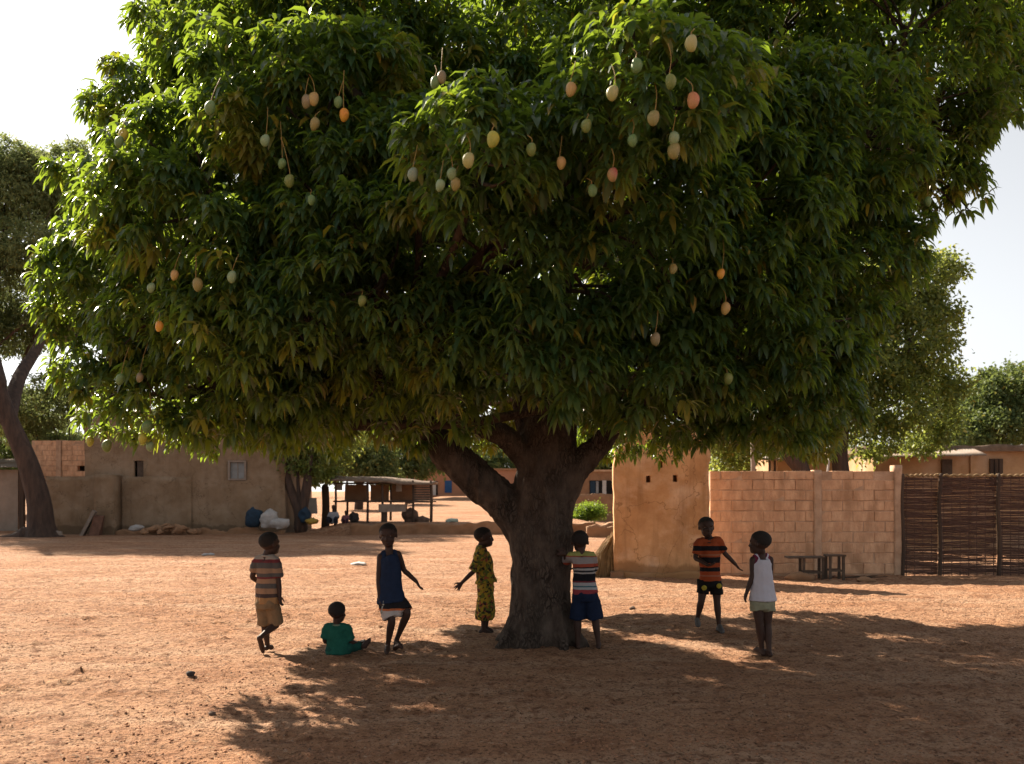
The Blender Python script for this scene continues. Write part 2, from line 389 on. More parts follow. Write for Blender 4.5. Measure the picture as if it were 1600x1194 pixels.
M['stone'] = pmat('stone', (0.1500, 0.0975, 0.0713), (0.0900, 0.0600, 0.0450), 9, .95, .6, 30)
M['stone_dark'] = pmat('dark_stone', (0.06, 0.055, 0.052), (0.035, 0.03, 0.03), 9, .9, .6, 30)
M['concrete'] = pmat('concrete', (0.2380, 0.1960, 0.1610), (0.1820, 0.1400, 0.1120), 4, .95, .4, 20)
M['litter'] = pmat('dry_leaf', (0.1650, 0.0938, 0.0450), (0.0900, 0.0488, 0.0263), 30, .9, .2, 30)
M['skin'] = pmat('skin', (0.0435, 0.0225, 0.0158), (0.0330, 0.0165, 0.0120), 14, .62, .05, 60, spec=.25)
M['hair'] = pmat('black_hair', (0.010, 0.008, 0.007), (0.018, 0.014, 0.012), 80, .9, .8, 160, bdist=.004)
M['eye'] = pmat('eye_white', (0.30, 0.26, 0.23), (0.26, 0.22, 0.19), 10, .5, 0)
M['stalk'] = pmat('mango_stalk', (0.28, 0.17, 0.05), (0.20, 0.14, 0.04), 20, .7, .1, 40)

def band_mat(name, z0, z1, bands, rough=.9):
    """cloth woven in horizontal bands: bands = [(fraction from the hem, colour), ...]"""
    m, nt, b = new_mat(name); L = nt.links
    b.inputs['Roughness'].default_value = rough; b.inputs['Specular IOR Level'].default_value = .15
    tc = N(nt, 'ShaderNodeTexCoord'); s = N(nt, 'ShaderNodeSeparateXYZ'); L.new(tc.outputs['Object'], s.inputs[0])
    nz = N(nt, 'ShaderNodeTexNoise'); nz.inputs['Scale'].default_value = 9; L.new(tc.outputs['Object'], nz.inputs['Vector'])
    ad = N(nt, 'ShaderNodeMath', operation='MULTIPLY_ADD'); L.new(nz.outputs[0], ad.inputs[0]); ad.inputs[1].default_value = .016; L.new(s.outputs[2], ad.inputs[2])
    mr = N(nt, 'ShaderNodeMapRange'); mr.inputs[1].default_value = z0 + .008; mr.inputs[2].default_value = z1 + .008; L.new(ad.outputs[0], mr.inputs[0])
    cr = N(nt, 'ShaderNodeValToRGB'); cr.color_ramp.interpolation = 'CONSTANT'
    e = cr.color_ramp.elements
    while len(e) < len(bands): e.new(.5)
    for k, (p, c) in enumerate(bands): e[k].position = p; e[k].color = c4(tuple(.72 * x for x in c))
    L.new(mr.outputs[0], cr.inputs[0]); L.new(cr.outputs[0], b.inputs['Base Color'])
    return m
def cloth_mat(name, c): c = tuple(.72 * x for x in c); return pmat(name, c, tuple(x * .75 for x in c), 12, .92, .25, 120, spec=.15, bdist=.004)
def print_mat(name):
    m, nt, b = new_mat(name); L = nt.links
    b.inputs['Roughness'].default_value = .9; b.inputs['Specular IOR Level'].default_value = .15
    tc = N(nt, 'ShaderNodeTexCoord')
    def vor(scale, c, d, base, th):
        v = N(nt, 'ShaderNodeTexNoise'); v.inputs['Scale'].default_value = scale; v.inputs['Detail'].default_value = 1.5
        mp = N(nt, 'ShaderNodeMapping'); mp.inputs['Location'].default_value = (d, d * 2, d * 3); L.new(tc.outputs['Object'], mp.inputs[0]); L.new(mp.outputs[0], v.inputs['Vector'])
        q = N(nt, 'ShaderNodeMath', operation='GREATER_THAN'); L.new(v.outputs[0], q.inputs[0]); q.inputs[1].default_value = th
        x = N(nt, 'ShaderNodeMix', data_type='RGBA'); L.new(q.outputs[0], x.inputs[0]); x.inputs[7].default_value = c4(c)
        if isinstance(base, tuple): x.inputs[6].default_value = c4(base)
        else: L.new(base, x.inputs[6])
        return x.outputs[2]
    o = vor(20, (0.09, 0.105, 0.02), 1, (0.26, 0.185, 0.022), .52)
    o = vor(24, (0.22, 0.06, 0.03), 4, o, .60)
    o = vor(28, (0.03, 0.022, 0.015), 7, o, .58)
    L.new(o, b.inputs['Base Color'])
    return m

# ------------------------------------------------------------------ ground
def grid_axis(a, b, fine, lo, hi, n_out):
    core = np.arange(a, b, fine)
    t = np.linspace(0, 1, n_out + 1)[1:]
    left = a - (a - lo) * t ** 3 - fine * np.arange(1, n_out + 1) * (1 - t)
    right = core[-1] + (hi - core[-1]) * t ** 3 + fine * np.arange(1, n_out + 1) * (1 - t)
    return np.concatenate([left[::-1], core, right])
gx = grid_axis(-8.6, 8.6, .045, -700, 700, 46)
gy = np.concatenate([np.array([-120, -60, -25, -8, 0, 3, 4.4]), np.arange(5, 15, .042), 15 * np.exp(np.arange(0, 1, .0052) * 1.1), 45.5 * np.exp(np.linspace(0.01, 1, 46) ** 1.4 * 3.6)])
GX, GY = np.meshgrid(gx, gy)
gz = ground_h(GX.ravel(), GY.ravel())
nx, ny = len(gx), len(gy)
idx = np.arange(nx * ny).reshape(ny, nx)
gf = np.stack([idx[:-1, :-1], idx[:-1, 1:], idx[1:, 1:], idx[1:, :-1]], -1).reshape(-1, 4)
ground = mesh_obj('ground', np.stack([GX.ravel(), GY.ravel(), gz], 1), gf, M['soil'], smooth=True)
tag(ground, 'trampled orange-red sandy soil of the open yard', 'ground', kind='structure')

# ------------------------------------------------------------------ walls and buildings
def chamfer_block_mesh(name, l, w, h, mat, seed):
    r = random.Random(seed); c = .007; mb = MB()
    def j(): return r.uniform(-.011, .011)
    X0, X1, Z0, Z1 = -l / 2 + j(), l / 2 + j(), -h / 2 + j() * .6, h / 2 + j() * .6
    front = [(X0 + c, -w / 2, Z0 + c), (X1 - c, -w / 2 + j(), Z0 + c), (X1 - c, -w / 2, Z1 - c), (X0 + c, -w / 2 + j(), Z1 - c)]
    mid = [(X0, -w / 2 + c, Z0), (X1, -w / 2 + c, Z0), (X1, -w / 2 + c, Z1), (X0, -w / 2 + c, Z1)]
    back = [(a, w / 2, z) for a, _, z in mid]
    f = [(0, 1, 2, 3)]
    for k in range(4):
        n = (k + 1) % 4
        f.append((4 + k, 4 + n, n, k)); f.append((8 + k, 8 + n, 4 + n, 4 + k))
    f.append((11, 10, 9, 8))
    mb.add(front + mid + back, f)
    me = bpy.data.meshes.new(name); me.from_pydata(mb.v, [], mb.f); me.materials.append(mat); me.update()
    return me
def lay_blocks(parent, x0, x1, z0, z1, y, bl, bh, mat, name='block', depth=.2, holes=(), seed=0):
    meshes = {}
    r = random.Random(seed); g = .014
    row = 0; z = z0
    while z < z1 - .04:
        hh = min(bh, z1 - z) - g; top_row = z + bh >= z1 - .05
        x = x0 - (bl / 2 if row % 2 else 0)
        while x < x1 - .03:
            a = max(x, x0); b = min(x + bl, x1); cx, cz = (a + b) / 2, z + hh / 2
            if b - a > .06 and not any(hx0 - .02 < cx < hx1 + .02 and hz0 < cz < hz1 for hx0, hx1, hz0, hz1 in holes):
                key = (round(b - a, 2), round(hh, 2), r.randint(0, 4))
                if key not in meshes: meshes[key] = chamfer_block_mesh(name, b - a - g, depth, hh, mat, hash(key) & 255)
                if top_row and r.random() < .12 and depth > .15: x += bl; continue
                obj_from(name, meshes[key], parent, (cx, y + depth / 2 + r.uniform(-.007, .006), cz), (0, r.uniform(-.008, .008), 0))
            x += bl
        z += bh; row += 1

def rough_wall(mb, x0, x1, y0, y1, z0, z1, nx=40, nz=24, amp=.012, top=.02, seed=0):
    """thick plastered wall with an uneven face and top edge"""
    def grid(face):
        u = np.linspace(0, 1, nx + 1); w = np.linspace(0, 1, nz + 1)
        U, W = np.meshgrid(u, w); X = x0 + (x1 - x0) * U.ravel(); Z = z0 + (z1 - z0) * W.ravel()
        tn = vnoise(np.stack([X * 2.1, X * 0 + seed, X * 0], 1), seed) * top + vnoise(np.stack([X * 7, X * 0, X * 0 + seed], 1), seed + 1) * top * .5
        Z = Z + tn * W.ravel()
        Y = np.full_like(X, face)
        dn = vnoise(np.stack([X * 1.7, Y, Z * 1.7], 1), seed + 2) * amp + vnoise(np.stack([X * 6, Y, Z * 6], 1), seed + 3) * amp * .4
        return X, Y + dn, Z
    base = len(mb.v)
    for face in (y0, y1):
        X, Y, Z = grid(face); mb.v.extend(zip(X, Y, Z))
    n = (nx + 1) * (nz + 1)
    for j in range(nz):
        for i in range(nx):
            a = base + j * (nx + 1) + i
            mb.f.append((a, a + 1, a + nx + 2, a + nx + 1))
            b = a + n; mb.f.append((b + 1, b, b + nx + 1, b + nx + 2))
    for i in range(nx):
        a = base + nz * (nx + 1) + i; mb.f.append((a, a + 1, a + 1 + n, a + n))
    for j in range(nz):
        a = base + j * (nx + 1); mb.f.append((a, a + nx + 1, a + nx + 1 + n, a + n))
        a += nx; mb.f.append((a + nx + 1, a, a + n, a + nx + 1 + n))
    return mb

# --- tall plastered wall with three square holes, right of the mango trunk
YT = 18.1
wt = empty('plastered_wall', (PX(1035, YT), YT, 0), 'tall tan mud-plastered wall with three small square holes', 'wall')
def wall_with_holes(x0, x1, z0, z1, holes, y0, y1):
    xs = sorted(set([x0, x1] + [h[0] for h in holes] + [h[1] for h in holes] + list(np.linspace(x0, x1, 26))))
    zs = sorted(set([z0, z1] + [h[2] for h in holes] + [h[3] for h in holes] + list(np.linspace(z0, z1, 40))))
    mb = MB(); ids = {}
    def vid(i, j, s):
        if (i, j, s) not in ids:
            p = np.array([[xs[i] * 1.6, s * 3., zs[j] * 1.6]])
            dn = vnoise(p, 5)[0] * .018 + vnoise(p * 4, 6)[0] * .009
            top = (.03 * vnoise(np.array([[xs[i] * 3, 0., 0.]]), 8)[0]) if j == len(zs) - 1 else 0
            ex = (.022 * vnoise(np.array([[0, zs[j] * 4, 1.]]), 9)[0]) if i in (0, len(xs) - 1) else 0
            ids[(i, j, s)] = len(mb.v); mb.v.append((xs[i] + ex, (y0 if s == 0 else y1) + dn, zs[j] + top))
        return ids[(i, j, s)]
    def solid(i, j):
        if i < 0 or j < 0 or i >= len(xs) - 1 or j >= len(zs) - 1: return False
        cx, cz = (xs[i] + xs[i + 1]) / 2, (zs[j] + zs[j + 1]) / 2
        return not any(h[0] < cx < h[1] and h[2] < cz < h[3] for h in holes)
    for i in range(len(xs) - 1):
        for j in range(len(zs) - 1):
            if not solid(i, j): continue
            mb.f.append((vid(i, j, 0), vid(i + 1, j, 0), vid(i + 1, j + 1, 0), vid(i, j + 1, 0)))
            mb.f.append((vid(i, j, 1), vid(i, j + 1, 1), vid(i + 1, j + 1, 1), vid(i + 1, j, 1)))
            if not solid(i - 1, j): mb.f.append((vid(i, j, 0), vid(i, j + 1, 0), vid(i, j + 1, 1), vid(i, j, 1)))
            if not solid(i + 1, j): mb.f.append((vid(i + 1, j, 0), vid(i + 1, j, 1), vid(i + 1, j + 1, 1), vid(i + 1, j + 1, 0)))
            if not solid(i, j - 1): mb.f.append((vid(i, j, 0), vid(i, j, 1), vid(i + 1, j, 1), vid(i + 1, j, 0)))
            if not solid(i, j + 1): mb.f.append((vid(i, j + 1, 0), vid(i + 1, j + 1, 0), vid(i + 1, j + 1, 1), vid(i, j + 1, 1)))
    return mb
bx, bz = PX(1035, YT), 0
hol = []
for hx, hy in ((1032, 726), (1013, 749), (1055, 748)):
    a, b_ = PX(hx - 3.6, YT) - bx, PX(hx + 3.6, YT) - bx
    hol.append((a, b_, PZ(hy + 5, YT), PZ(hy - 5.5, YT)))
wall_with_holes(PX(960, YT) - bx, PX(1109, YT) - bx, -.12, PZ(668, YT), hol, 0, .24).build('wall_face', M['plaster_tall'], wt, True)
for h_ in hol: MB().box(h_[0] - .05, h_[1] + .05, .262, .30, h_[2] - .05, h_[3] + .05).build('hole_back', M['mud'], wt)  # added darker backing, keeps the holes from showing bright daylight
rough_wall(MB(), PX(972, YT) - bx, PX(1108, YT) - bx, -.07, -.01, -.1, PZ(893, YT), 30, 4, .012, .03, 3).build('plinth', M['plaster_tall'], wt, True)
MB().box(PX(954, YT) - bx, PX(974, YT) - bx, -.14, .12, -.05, PZ(893, YT), .012).build('foot_block', M['mud'], wt)

# --- block wall
YB = 19.0
xb0, xb1 = PX(1110, YB), PX(1398, YB)
bw = empty('block_wall', ((xb0 + xb1) / 2, YB, 0), 'pink sand-block wall with mortar courses beside the wicker fence', 'wall'); ox = bw.location.x
zt = PZ(735, YB)
MB().box(xb0 - ox, xb1 - ox, .011, .19, -.1, zt - .02).build('mortar_core', M['mortar'], bw)
xp0, xp1 = PX(1272, YB) - ox, PX(1283, YB) - ox
lay_blocks(bw, xb0 - ox, xp0, 0.02, zt, 0, .405, .2, M['block'], seed=2)
lay_blocks(bw, xp1, xb1 - ox, 0.02, zt, 0, .405, .2, M['block'], seed=3)
rough_wall(MB(), xp0 - .005, xp1 + .005, -.018, .21, -.1, zt + .01, 4, 20, .008, .01, 4).build('pilaster', M['mortar'], bw, True)
rough_wall(MB(), PX(1397, YB) - ox, PX(1409, YB) - ox, -.02, .22, -.1, PZ(727, YB), 4, 20, .01, .01, 5).build('end_pier', M['mortar'], bw, True)

# --- woven fence
YF = 19.05
fx0, fx1 = PX(1410, YF), PX(1720, YF)
wf = empty('wicker_fence', ((fx0 + fx1) / 2, YF, 0), 'dark woven wicker fence on rough wooden posts with pale top edging', 'fence'); ox = wf.location.x
ztop = PZ(744, YF)
posts = [1408, 1466, 1558, 1640, 1718]
for k, p in enumerate(posts):
    x = PX(p, YF) - ox; mb = MB()
    mb.tube([(x, -.055, -.1), (x + .02, -.06, .6), (x - .01, -.055, 1.3), (x + .01 + .02 * (k % 2), -.05, ztop + .02)], [.042, .04, .038, .034], 3, 8)
    mb.build('post', M['wood'], wf, True)
for k in range(len(posts) - 1):
    a, b_ = PX(posts[k], YF) - ox + .02, PX(posts[k + 1], YF) - ox - .02
    V = []; Fc = []
    stake = .16; z = .0
    r = random.Random(40 + k); row = 0
    while z < ztop - .02:
        rr = r.uniform(.006, .0125)
        x = a
        while x < b_ - .05:                       # each rod runs some way and gives over to the next
            ln = r.uniform(.5, 1.6); e = min(b_, x + ln)
            if r.random() < (.06 if z < .75 else .015): x = e + .02; continue
            pts = []
            n = max(3, int((e - x) / .055)); zz = z + r.uniform(-.006, .006); tilt = r.uniform(-.012, .012)
            for q in range(n + 1):
                t = q / n; xx = x + (e - x) * t
                pts.append((xx, .016 * math.sin(math.pi * xx / stake + math.pi * row) + r.uniform(-.003, .003), zz + tilt * (t - .5) + .007 * math.sin(xx * 3.1 + row * .7) + .012 * math.sin(xx * 1.3 + k)))
            base = len(V)
            for q, p in enumerate(pts):
                for c in range(4):
                    an = c * math.pi / 2 + .4
                    V.append((p[0], p[1] + rr * math.cos(an), p[2] + rr * math.sin(an)))
            for q in range(len(pts) - 1):
                for c in range(4):
                    i0 = base + q * 4 + c; i1 = base + q * 4 + (c + 1) % 4
                    Fc.append((i0, i1, i1 + 4, i0 + 4))
            x = e - .02
        z += rr * r.uniform(1.45, 1.95); row += 1
    o = mesh_obj('wicker_panel', V, Fc, M['wicker'], wf); o['kind'] = 'stuff'
    x = a + .08
    mb = MB()
    while x < b_:
        mb.tube([(x, 0, -.05), (x + r.uniform(-.01, .01), .005, ztop * .5), (x, 0, ztop)], [.008, .008, .007], 1, 5, False); x += stake
    o = mb.build('stakes', M['wicker'], wf); o['kind'] = 'stuff'
    pts = []; n = 26
    for q in range(n + 1): pts.append((a - .03 + (b_ - a + .06) * q / n, -.01 + r.uniform(-.01, .01), ztop + .012 + .016 * math.sin(q * 1.9 + k) + r.uniform(-.006, .006)))
    MB().tube(pts, [.022 + r.uniform(-.006, .006) for _ in pts], 2, 7).build('top_edging', M['straw'], wf, True)

# --- low bench and stool against the block wall
def trestle(name, label, cat, pxs, pye, d, ztop_, legs, mat, slab=.03, depth=.3):
    x0, x1 = PX(pxs[0], d), PX(pxs[1], d); cx = (x0 + x1) / 2
    e = empty(name, (cx, d, gh(cx, d)), label, cat)
    MB().box(x0 - cx, x1 - cx, 0, depth, ztop_ - slab, ztop_, .006).build('top', mat, e)
    for lx in legs:
        x = PX(lx, d) - cx
        for yy in (.02, depth - .05):
            MB().box(x - .022, x + .022, yy, yy + .04, -.03, ztop_ - slab + .002, .004).build('leg', mat, e)
    a, b_ = PX(legs[0], d) - cx, PX(legs[-1], d) - cx
    for yy in (.03, depth - .04):
        MB().box(a + .02, b_ - .02, yy, yy + .022, ztop_ * .28, ztop_ * .28 + .04, .003).build('stretcher', mat, e)
    return e
trestle('bench', 'long low grey wooden bench standing against the block wall', 'bench', (1232, 1290), 905, 17.9, .42, (1257, 1287), M['wood_grey'])
trestle('stool', 'small square wooden stool at the end of the low bench', 'stool', (1294, 1322), 907, 17.8, .42, (1298, 1319), M['wood_grey'])

def rock(name, px, py, size, mat, label=None, cat='stone', squash=.6, seed=0, d=None, group=None, z=None):
    d = d or Gd(py); x = PX(px, d); mb = MB().ell((0, 0, 0), (size[0], size[1], size[2]), None, 12, 8)
    v = np.array(mb.v); n = vnoise(v / max(size) * 1.6 + seed * 3.1, seed) * .35 + vnoise(v / max(size) * 4 + seed, seed + 1) * .14
    v = v * (1 + n)[:, None]
    o = mesh_obj(name, v, mb.f, mat, None, True, (x, d, (gh(x, d) if z is None else z) + size[2] * .55))
    if label: tag(o, label, cat, group)
    return o
rock('stone', 1250, 906, (.22, .14, .10), M['mud'], 'rounded mud-coloured stone in front of the low bench', seed=1)
rock('stone', 1351, 909, (.16, .1, .055), M['mud'], 'flat stone with sticks between stool and wicker fence', seed=2)
rock('stone', 298, 1061, (.035, .03, .024), M['stone_dark'], 'small black stone on sunlit soil beside the shadow edge', seed=3)
rock('stone', 331, 1115, (.03, .022, .016), M['stone'], 'small brown clod on sunlit soil near the picture bottom', seed=4)
rock('stone', 988, 953, (.05, .04, .028), M['stone'], 'small brown stone behind the striped-sweater person', seed=5)
rock('stone', 92, 834, (.17, .12, .14), M['concrete'], 'pale broken concrete lump beside the leaning acacia trunk', seed=6, d=34.5)
st = MB()
for k in range(9):
    a = random.uniform(-.5, .5); st.tube([(a, random.uniform(-.1, .1), .02), (a + random.uniform(.15, .5), random.uniform(-.12, .12), .03 + random.uniform(0, .03))], [.012, .006], 1, 5)
d = Gd(905); o = st.build('stick_pile', M['wood'], None, False, (PX(1352, d) - .1, d + .3, gh(PX(1352, d), d))); tag(o, 'loose dry sticks lying at the foot of the block wall', 'sticks')

# --- straw bundle leaning behind the tall wall's edge
d = 18.35
sb = empty('straw_bundle', (PX(946, d), d, 0), 'bundle of dry straw leaning on the tall plastered wall', 'straw')
mb = MB(); r = random.Random(3)
for k in range(520):
    t = r.random(); a = r.uniform(-.30, .22); y = r.uniform(-.12, .25)
    topx = .16 + a * .22 + r.uniform(-.03, .05); hz = r.uniform(.55, .86)
    p0 = (a - .02, y - .1, r.uniform(-.01, .06)); p2 = (topx, y * .4 + .05, hz * (1 - abs(a) * .35))
    pm = ((p0[0] + p2[0]) / 2 - .06, (p0[1] + p2[1]) / 2 - .04, hz * .55)
    w = r.uniform(.004, .009)
    mb.tube([p0, pm, p2], [w, w, w * .6], 2, 4, False)
o = mb.build('stalks', M['straw'], sb); o['kind'] = 'stuff'
mb = MB().loft([((-.02, .05, 0), (1, 0, 0), (0, 1, 0), .22, .16), ((.0, .05, .3), (1, 0, 0), (0, 1, 0), .19, .13), ((.08, .05, .55), (1, 0, 0), (0, 1, 0), .10, .08), ((.14, .05, .7), (1, 0, 0), (0, 1, 0), .04, .04)])
mb.build('core', M['straw'], sb, True)

# --- left house
YH = 37.0
hx = PX(320, YH)
lh = empty('house', (hx, YH, 0), 'grey-brown mud-plastered house with small metal window behind the sacks', 'house')
def hxr(p): return PX(p, YH) - hx
wins = [(hxr(357), hxr(384), PZ(750, YH), PZ(720, YH)), (hxr(209), hxr(224), PZ(745, YH), PZ(720, YH))]
zr = 4.6
def house_box(x0, x1, z1, holes, depth, mat, name, par, y=0.):
    o = wall_with_holes(x0, x1, -.15, z1, holes, y, y + .25).build(name, mat, par, True)
    MB().box(x0 + .003, x0 + .25, y + .26, y + depth, -.15, z1 - .01).box(x1 - .25, x1 - .003, y + .26, y + depth, -.15, z1 - .01).box(x0 + .25, x1 - .25, y + depth - .25, y + depth, -.15, z1 - .01).build('side_wall', mat, par)
    MB().box(x0 + .05, x1 - .05, y + .12, y + depth - .05, z1 - .3, z1 - .18).build('roof', M['mud'], par)
    return o
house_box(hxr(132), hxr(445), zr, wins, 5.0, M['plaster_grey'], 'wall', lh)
# metal window
w0 = wins[0]
wn_ = MB().box(w0[0] + .05, w0[1] - .05, .10, .13, w0[2] + .05, w0[3] - .05).build('window', M['metal_grey'], lh)
mb = MB(); t = .055
mb.box(w0[0] - .02, w0[1] + .02, -.03, .11, w0[3] - t, w0[3] + .01).box(w0[0] - .02, w0[1] + .02, -.03, .11, w0[2] - .01, w0[2] + t).box(w0[0] - .02, w0[0] + t, -.027, .107, w0[2] + t, w0[3] - t).box(w0[1] - t, w0[1] + .02, -.027, .107, w0[2] + t, w0[3] - t)
mb.build('window_frame', M['concrete'], wn_)
cx = (w0[0] + w0[1]) / 2
MB().box(cx - .015, cx + .015, .085, .102, w0[2] + t, w0[3] - t).build('mullion', M['concrete'], wn_)
w1 = wins[1]
MB().box(w1[0] + .1, w1[1] - .02, .08, .11, w1[2], w1[3]).build('shutter', M['wood_grey'], lh)
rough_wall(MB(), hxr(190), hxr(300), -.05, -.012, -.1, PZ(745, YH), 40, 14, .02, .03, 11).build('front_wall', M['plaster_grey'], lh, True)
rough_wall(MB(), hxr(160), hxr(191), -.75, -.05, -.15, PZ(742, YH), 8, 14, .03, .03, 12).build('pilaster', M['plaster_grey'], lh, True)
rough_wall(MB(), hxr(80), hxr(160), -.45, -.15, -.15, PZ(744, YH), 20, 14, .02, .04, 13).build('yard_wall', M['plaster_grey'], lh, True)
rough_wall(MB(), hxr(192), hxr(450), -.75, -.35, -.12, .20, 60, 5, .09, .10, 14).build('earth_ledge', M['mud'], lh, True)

# pale yard wall farther left, block house behind
yl = 37.6
pw = rough_wall(MB(), PX(-160, yl), PX(79, yl), 0, .25, -.12, PZ(747, yl), 50, 14, .03, .06, 15).build('yard_wall', M['plaster_pale'], None, True)
tag(pw, 'pale stained low yard wall behind the acacia trunk', 'wall')
yk = 40.5
kb = empty('block_house', (PX(96, yk), yk, 0), 'unplastered block house with a black square opening behind the acacia', 'house'); ox = kb.location.x
k0, k1, kz = PX(50, yk) - ox, PX(142, yk) - ox, PZ(688, yk)
hole = (PX(118, yk) - ox, PX(136, yk) - ox, PZ(740, yk), PZ(726, yk))
wall_with_holes(k0, k1, -.1, kz - .02, [hole], .016, .2).build('mortar_core', M['mortar'], kb)
lay_blocks(kb, k0, k1, PZ(760, yk), kz, 0, .41, .21, M['block'], seed=9, holes=[(hole[0], hole[1], hole[2], hole[3])])
MB().box(hole[0] - .2, hole[1] + .2, .5, .55, hole[2] - .2, hole[3] + .2).build('room_shade', M['dark'], kb)  # black panel painted as the shade of the room inside
MB().box(PX(92, yk) - ox - .1, PX(92, yk) - ox + .1, -.05, .014, 0, kz).build('pilaster', M['mortar'], kb)
MB().box(k0, k1, .21, 4, kz - .25, kz - .1).build('roof', M['mud'], kb)
# shed roof at the far left edge
ys = 39.5
sh = empty('shed', (PX(0, ys), ys, 0), 'low tin-roofed shed peeping over the pale yard wall', 'shed'); ox = sh.location.x
def corrugated(x0, x1, y0, y1, z0, z1, amp=.02, pitch=.076, nseg=3, seed=0):
    mb = MB(); n = max(4, int((x1 - x0) / pitch * 4)); r = random.Random(seed)
    for j in range(nseg + 1):
        t = j / nseg
        for i in range(n + 1):
            x = x0 + (x1 - x0) * i / n
            mb.v.append((x, y0 + (y1 - y0) * t, z0 + (z1 - z0) * t + amp * math.sin(2 * math.pi * (x - x0) / pitch) + .02 * math.sin(x * 1.7 + seed + t)))
    for j in range(nseg):
        for i in range(n):
            a = j * (n + 1) + i; mb.f.append((a, a + 1, a + n + 2, a + n + 1))
    return mb
corrugated(PX(-60, ys) - ox, PX(38, ys) - ox, -.4, 2.6, PZ(731, ys), PZ(722, ys) + .2, seed=1).build('roof', M['tin'], sh, True)
MB().box(PX(-60, ys) - ox, PX(24, ys) - ox, .2, .45, -.1, PZ(734, ys)).build('wall', M['plaster_pale'], sh)
MB().box(PX(28, ys) - ox, PX(35, ys) - ox, .1, .25, -.1, PZ(730, ys)).build('post', M['wood'], sh)

# leaning slab, sacks and rubble by the house
d = 35.6
ls = MB().box(-.06, .06, -.3, .3, 0, 1.0, .02).build('leaning_slab', M['concrete'], None, False, (PX(128, d), d, -.02)); ls.rotation_euler = (0, math.radians(26), 0.25)
tag(ls, 'broken concrete slab leaning beside the house pilaster', 'slab')
d = 35.8
bl_ = MB().box(-.17, .17, -.25, .25, 0, .72, .05).build('rusty_sheet', pmat('rust', (0.17, 0.09, 0.06), (0.10, 0.05, 0.035), 5), None, False, (PX(149, d), d, -.02)); bl_.rotation_euler = (0, .12, .3)
tag(bl_, 'brown rusted box standing behind the leaning slab', 'box')
def sack(name, px, pyb, d, w, h, mat, label, cat='sack', lean=0., seed=0, group=None):
    mb = MB().ell((0, 0, h * .46), (w / 2, w * .38, h * .5), None, 18, 14)
    v = np.array(mb.v); z = v[:, 2] / h
    pin = 1 - .55 * sstep(.72, .95, z) + .12 * (1 - sstep(0, .25, z)); v[:, 0] *= pin; v[:, 1] *= pin
    v[:, 2] = np.maximum(v[:, 2], .0); v[:, 0] += lean * v[:, 2]
    v += (vnoise(v * 7 + seed, seed)[:, None] * .06 + vnoise(v * 17 + seed, seed + 1)[:, None] * .025) * np.array([1, 1, .4])
    o = mesh_obj(name, v, mb.f, mat, None, True, (PX(px, d), d, PZ(pyb, d)))
    tag(o, label, cat, group)
    return o
d = 36.0
o = sack('blue_sack', 396, 824, d, .62, .78, M['cloth_blue'], 'dark blue bulging sack beside white sacks at the house', seed=1)
sack('white_sack', 418, 825, d - .1, .62, .70, M['sack_white'], 'upright white sack leaning between blue sack and house corner', seed=2, lean=.15)
sack('white_sack', 437, 826, d - .2, .75, .42, M['sack_white'], 'slumped white sack at the corner of the grey house', seed=3)
sack('white_sack', 424, 812, d + .15, .45, .42, M['sack_white'], 'small white sack propped atop the others by the house', seed=4, lean=-.2)
sack('plastic_bag', 213, 829, 35.7, .5, .22, M['sack_white'], 'crumpled pale plastic bag on the ledge by the pilaster', 'bag', seed=5)
rb = MB(); r = random.Random(5)
for k in range(46):
    x = r.uniform(0, 1) ; px = 225 + x * 80; q = r.uniform(.06, .2)
    rb2 = MB().ell((PX(px, 35.8) - PX(260, 35.8), r.uniform(-.25, .25), .1 + .25 * math.sin(x * math.pi) * r.random()), (q, q * .8, q * .5), None, 7, 5)
    v = np.array(rb2.v); v += vnoise(v * 5 + k, k)[:, None] * .06; rb.add(v, rb2.f)
o = rb.build('rubble', M['mud'], None, False, (PX(260, 35.8), 35.8, .02)); tag(o, 'low heap of earth rubble along the house wall', 'rubble', kind='stuff')
for k, (px, py, w, m_, lab) in enumerate(((325, 868, .16, 'sack_white', 'pale blue plastic scrap on sunlit soil near the house shadow'), (560, 883, .17, 'white', 'white plastic scrap on sunlit soil behind the blue-tank person'))):
    d = Gd(py); mb = MB().ell((0, 0, .02), (w, w * .8, .04), None, 12, 8); v = np.array(mb.v); v += vnoise(v * 22 + k, k)[:, None] * .02
    o = mesh_obj('plastic_scrap', v, mb.f, M[m_], None, True, (PX(px, d), d, gh(PX(px, d), d))); tag(o, lab, 'litter')

# --- mud wall and post behind the small tree; market shelter
ym = 40.0
o = rough_wall(MB(), PX(483, ym), PX(526, ym), 0, .3, -.1, PZ(744, ym), 14, 14, .04, .08, 20).build('mud_wall', M['mud'], None, True); tag(o, 'short mud wall end between small tree and market shelter', 'wall')
o = MB().tube([(0, 0, 0), (.03, 0, 1.0), (0, 0, 1.75)], [.17, .15, .15], 3, 10).build('mud_post', M['wood'], None, True, (PX(508, 39.4), 39.4, -.02)); tag(o, 'thick dark post in front of the short mud wall', 'post')
YS = 37.9
zs0 = gh(PX(600, YS), YS)
ms = empty('market_shelter', (PX(600, YS), YS, zs0), 'open market stall of dark poles with mat roof', 'stall'); ox = ms.location.x
def mx_(p, d=YS): return PX(p, d) - ox
def mz_(p, d=YS): return PZ(p, d) - zs0
for p, dy in ((524, 0), (574, 0), (597, .0), (645, 0), (673, 0), (530, 1.8), (601, 1.8), (626, 1.8), (668, 1.8)):
    x = mx_(p); MB().tube([(x, dy, -.2), (x + .02, dy, 1.0), (x, dy, mz_(752))], [.05, .045, .042], 2, 7).build('post', M['wood'], ms, True)
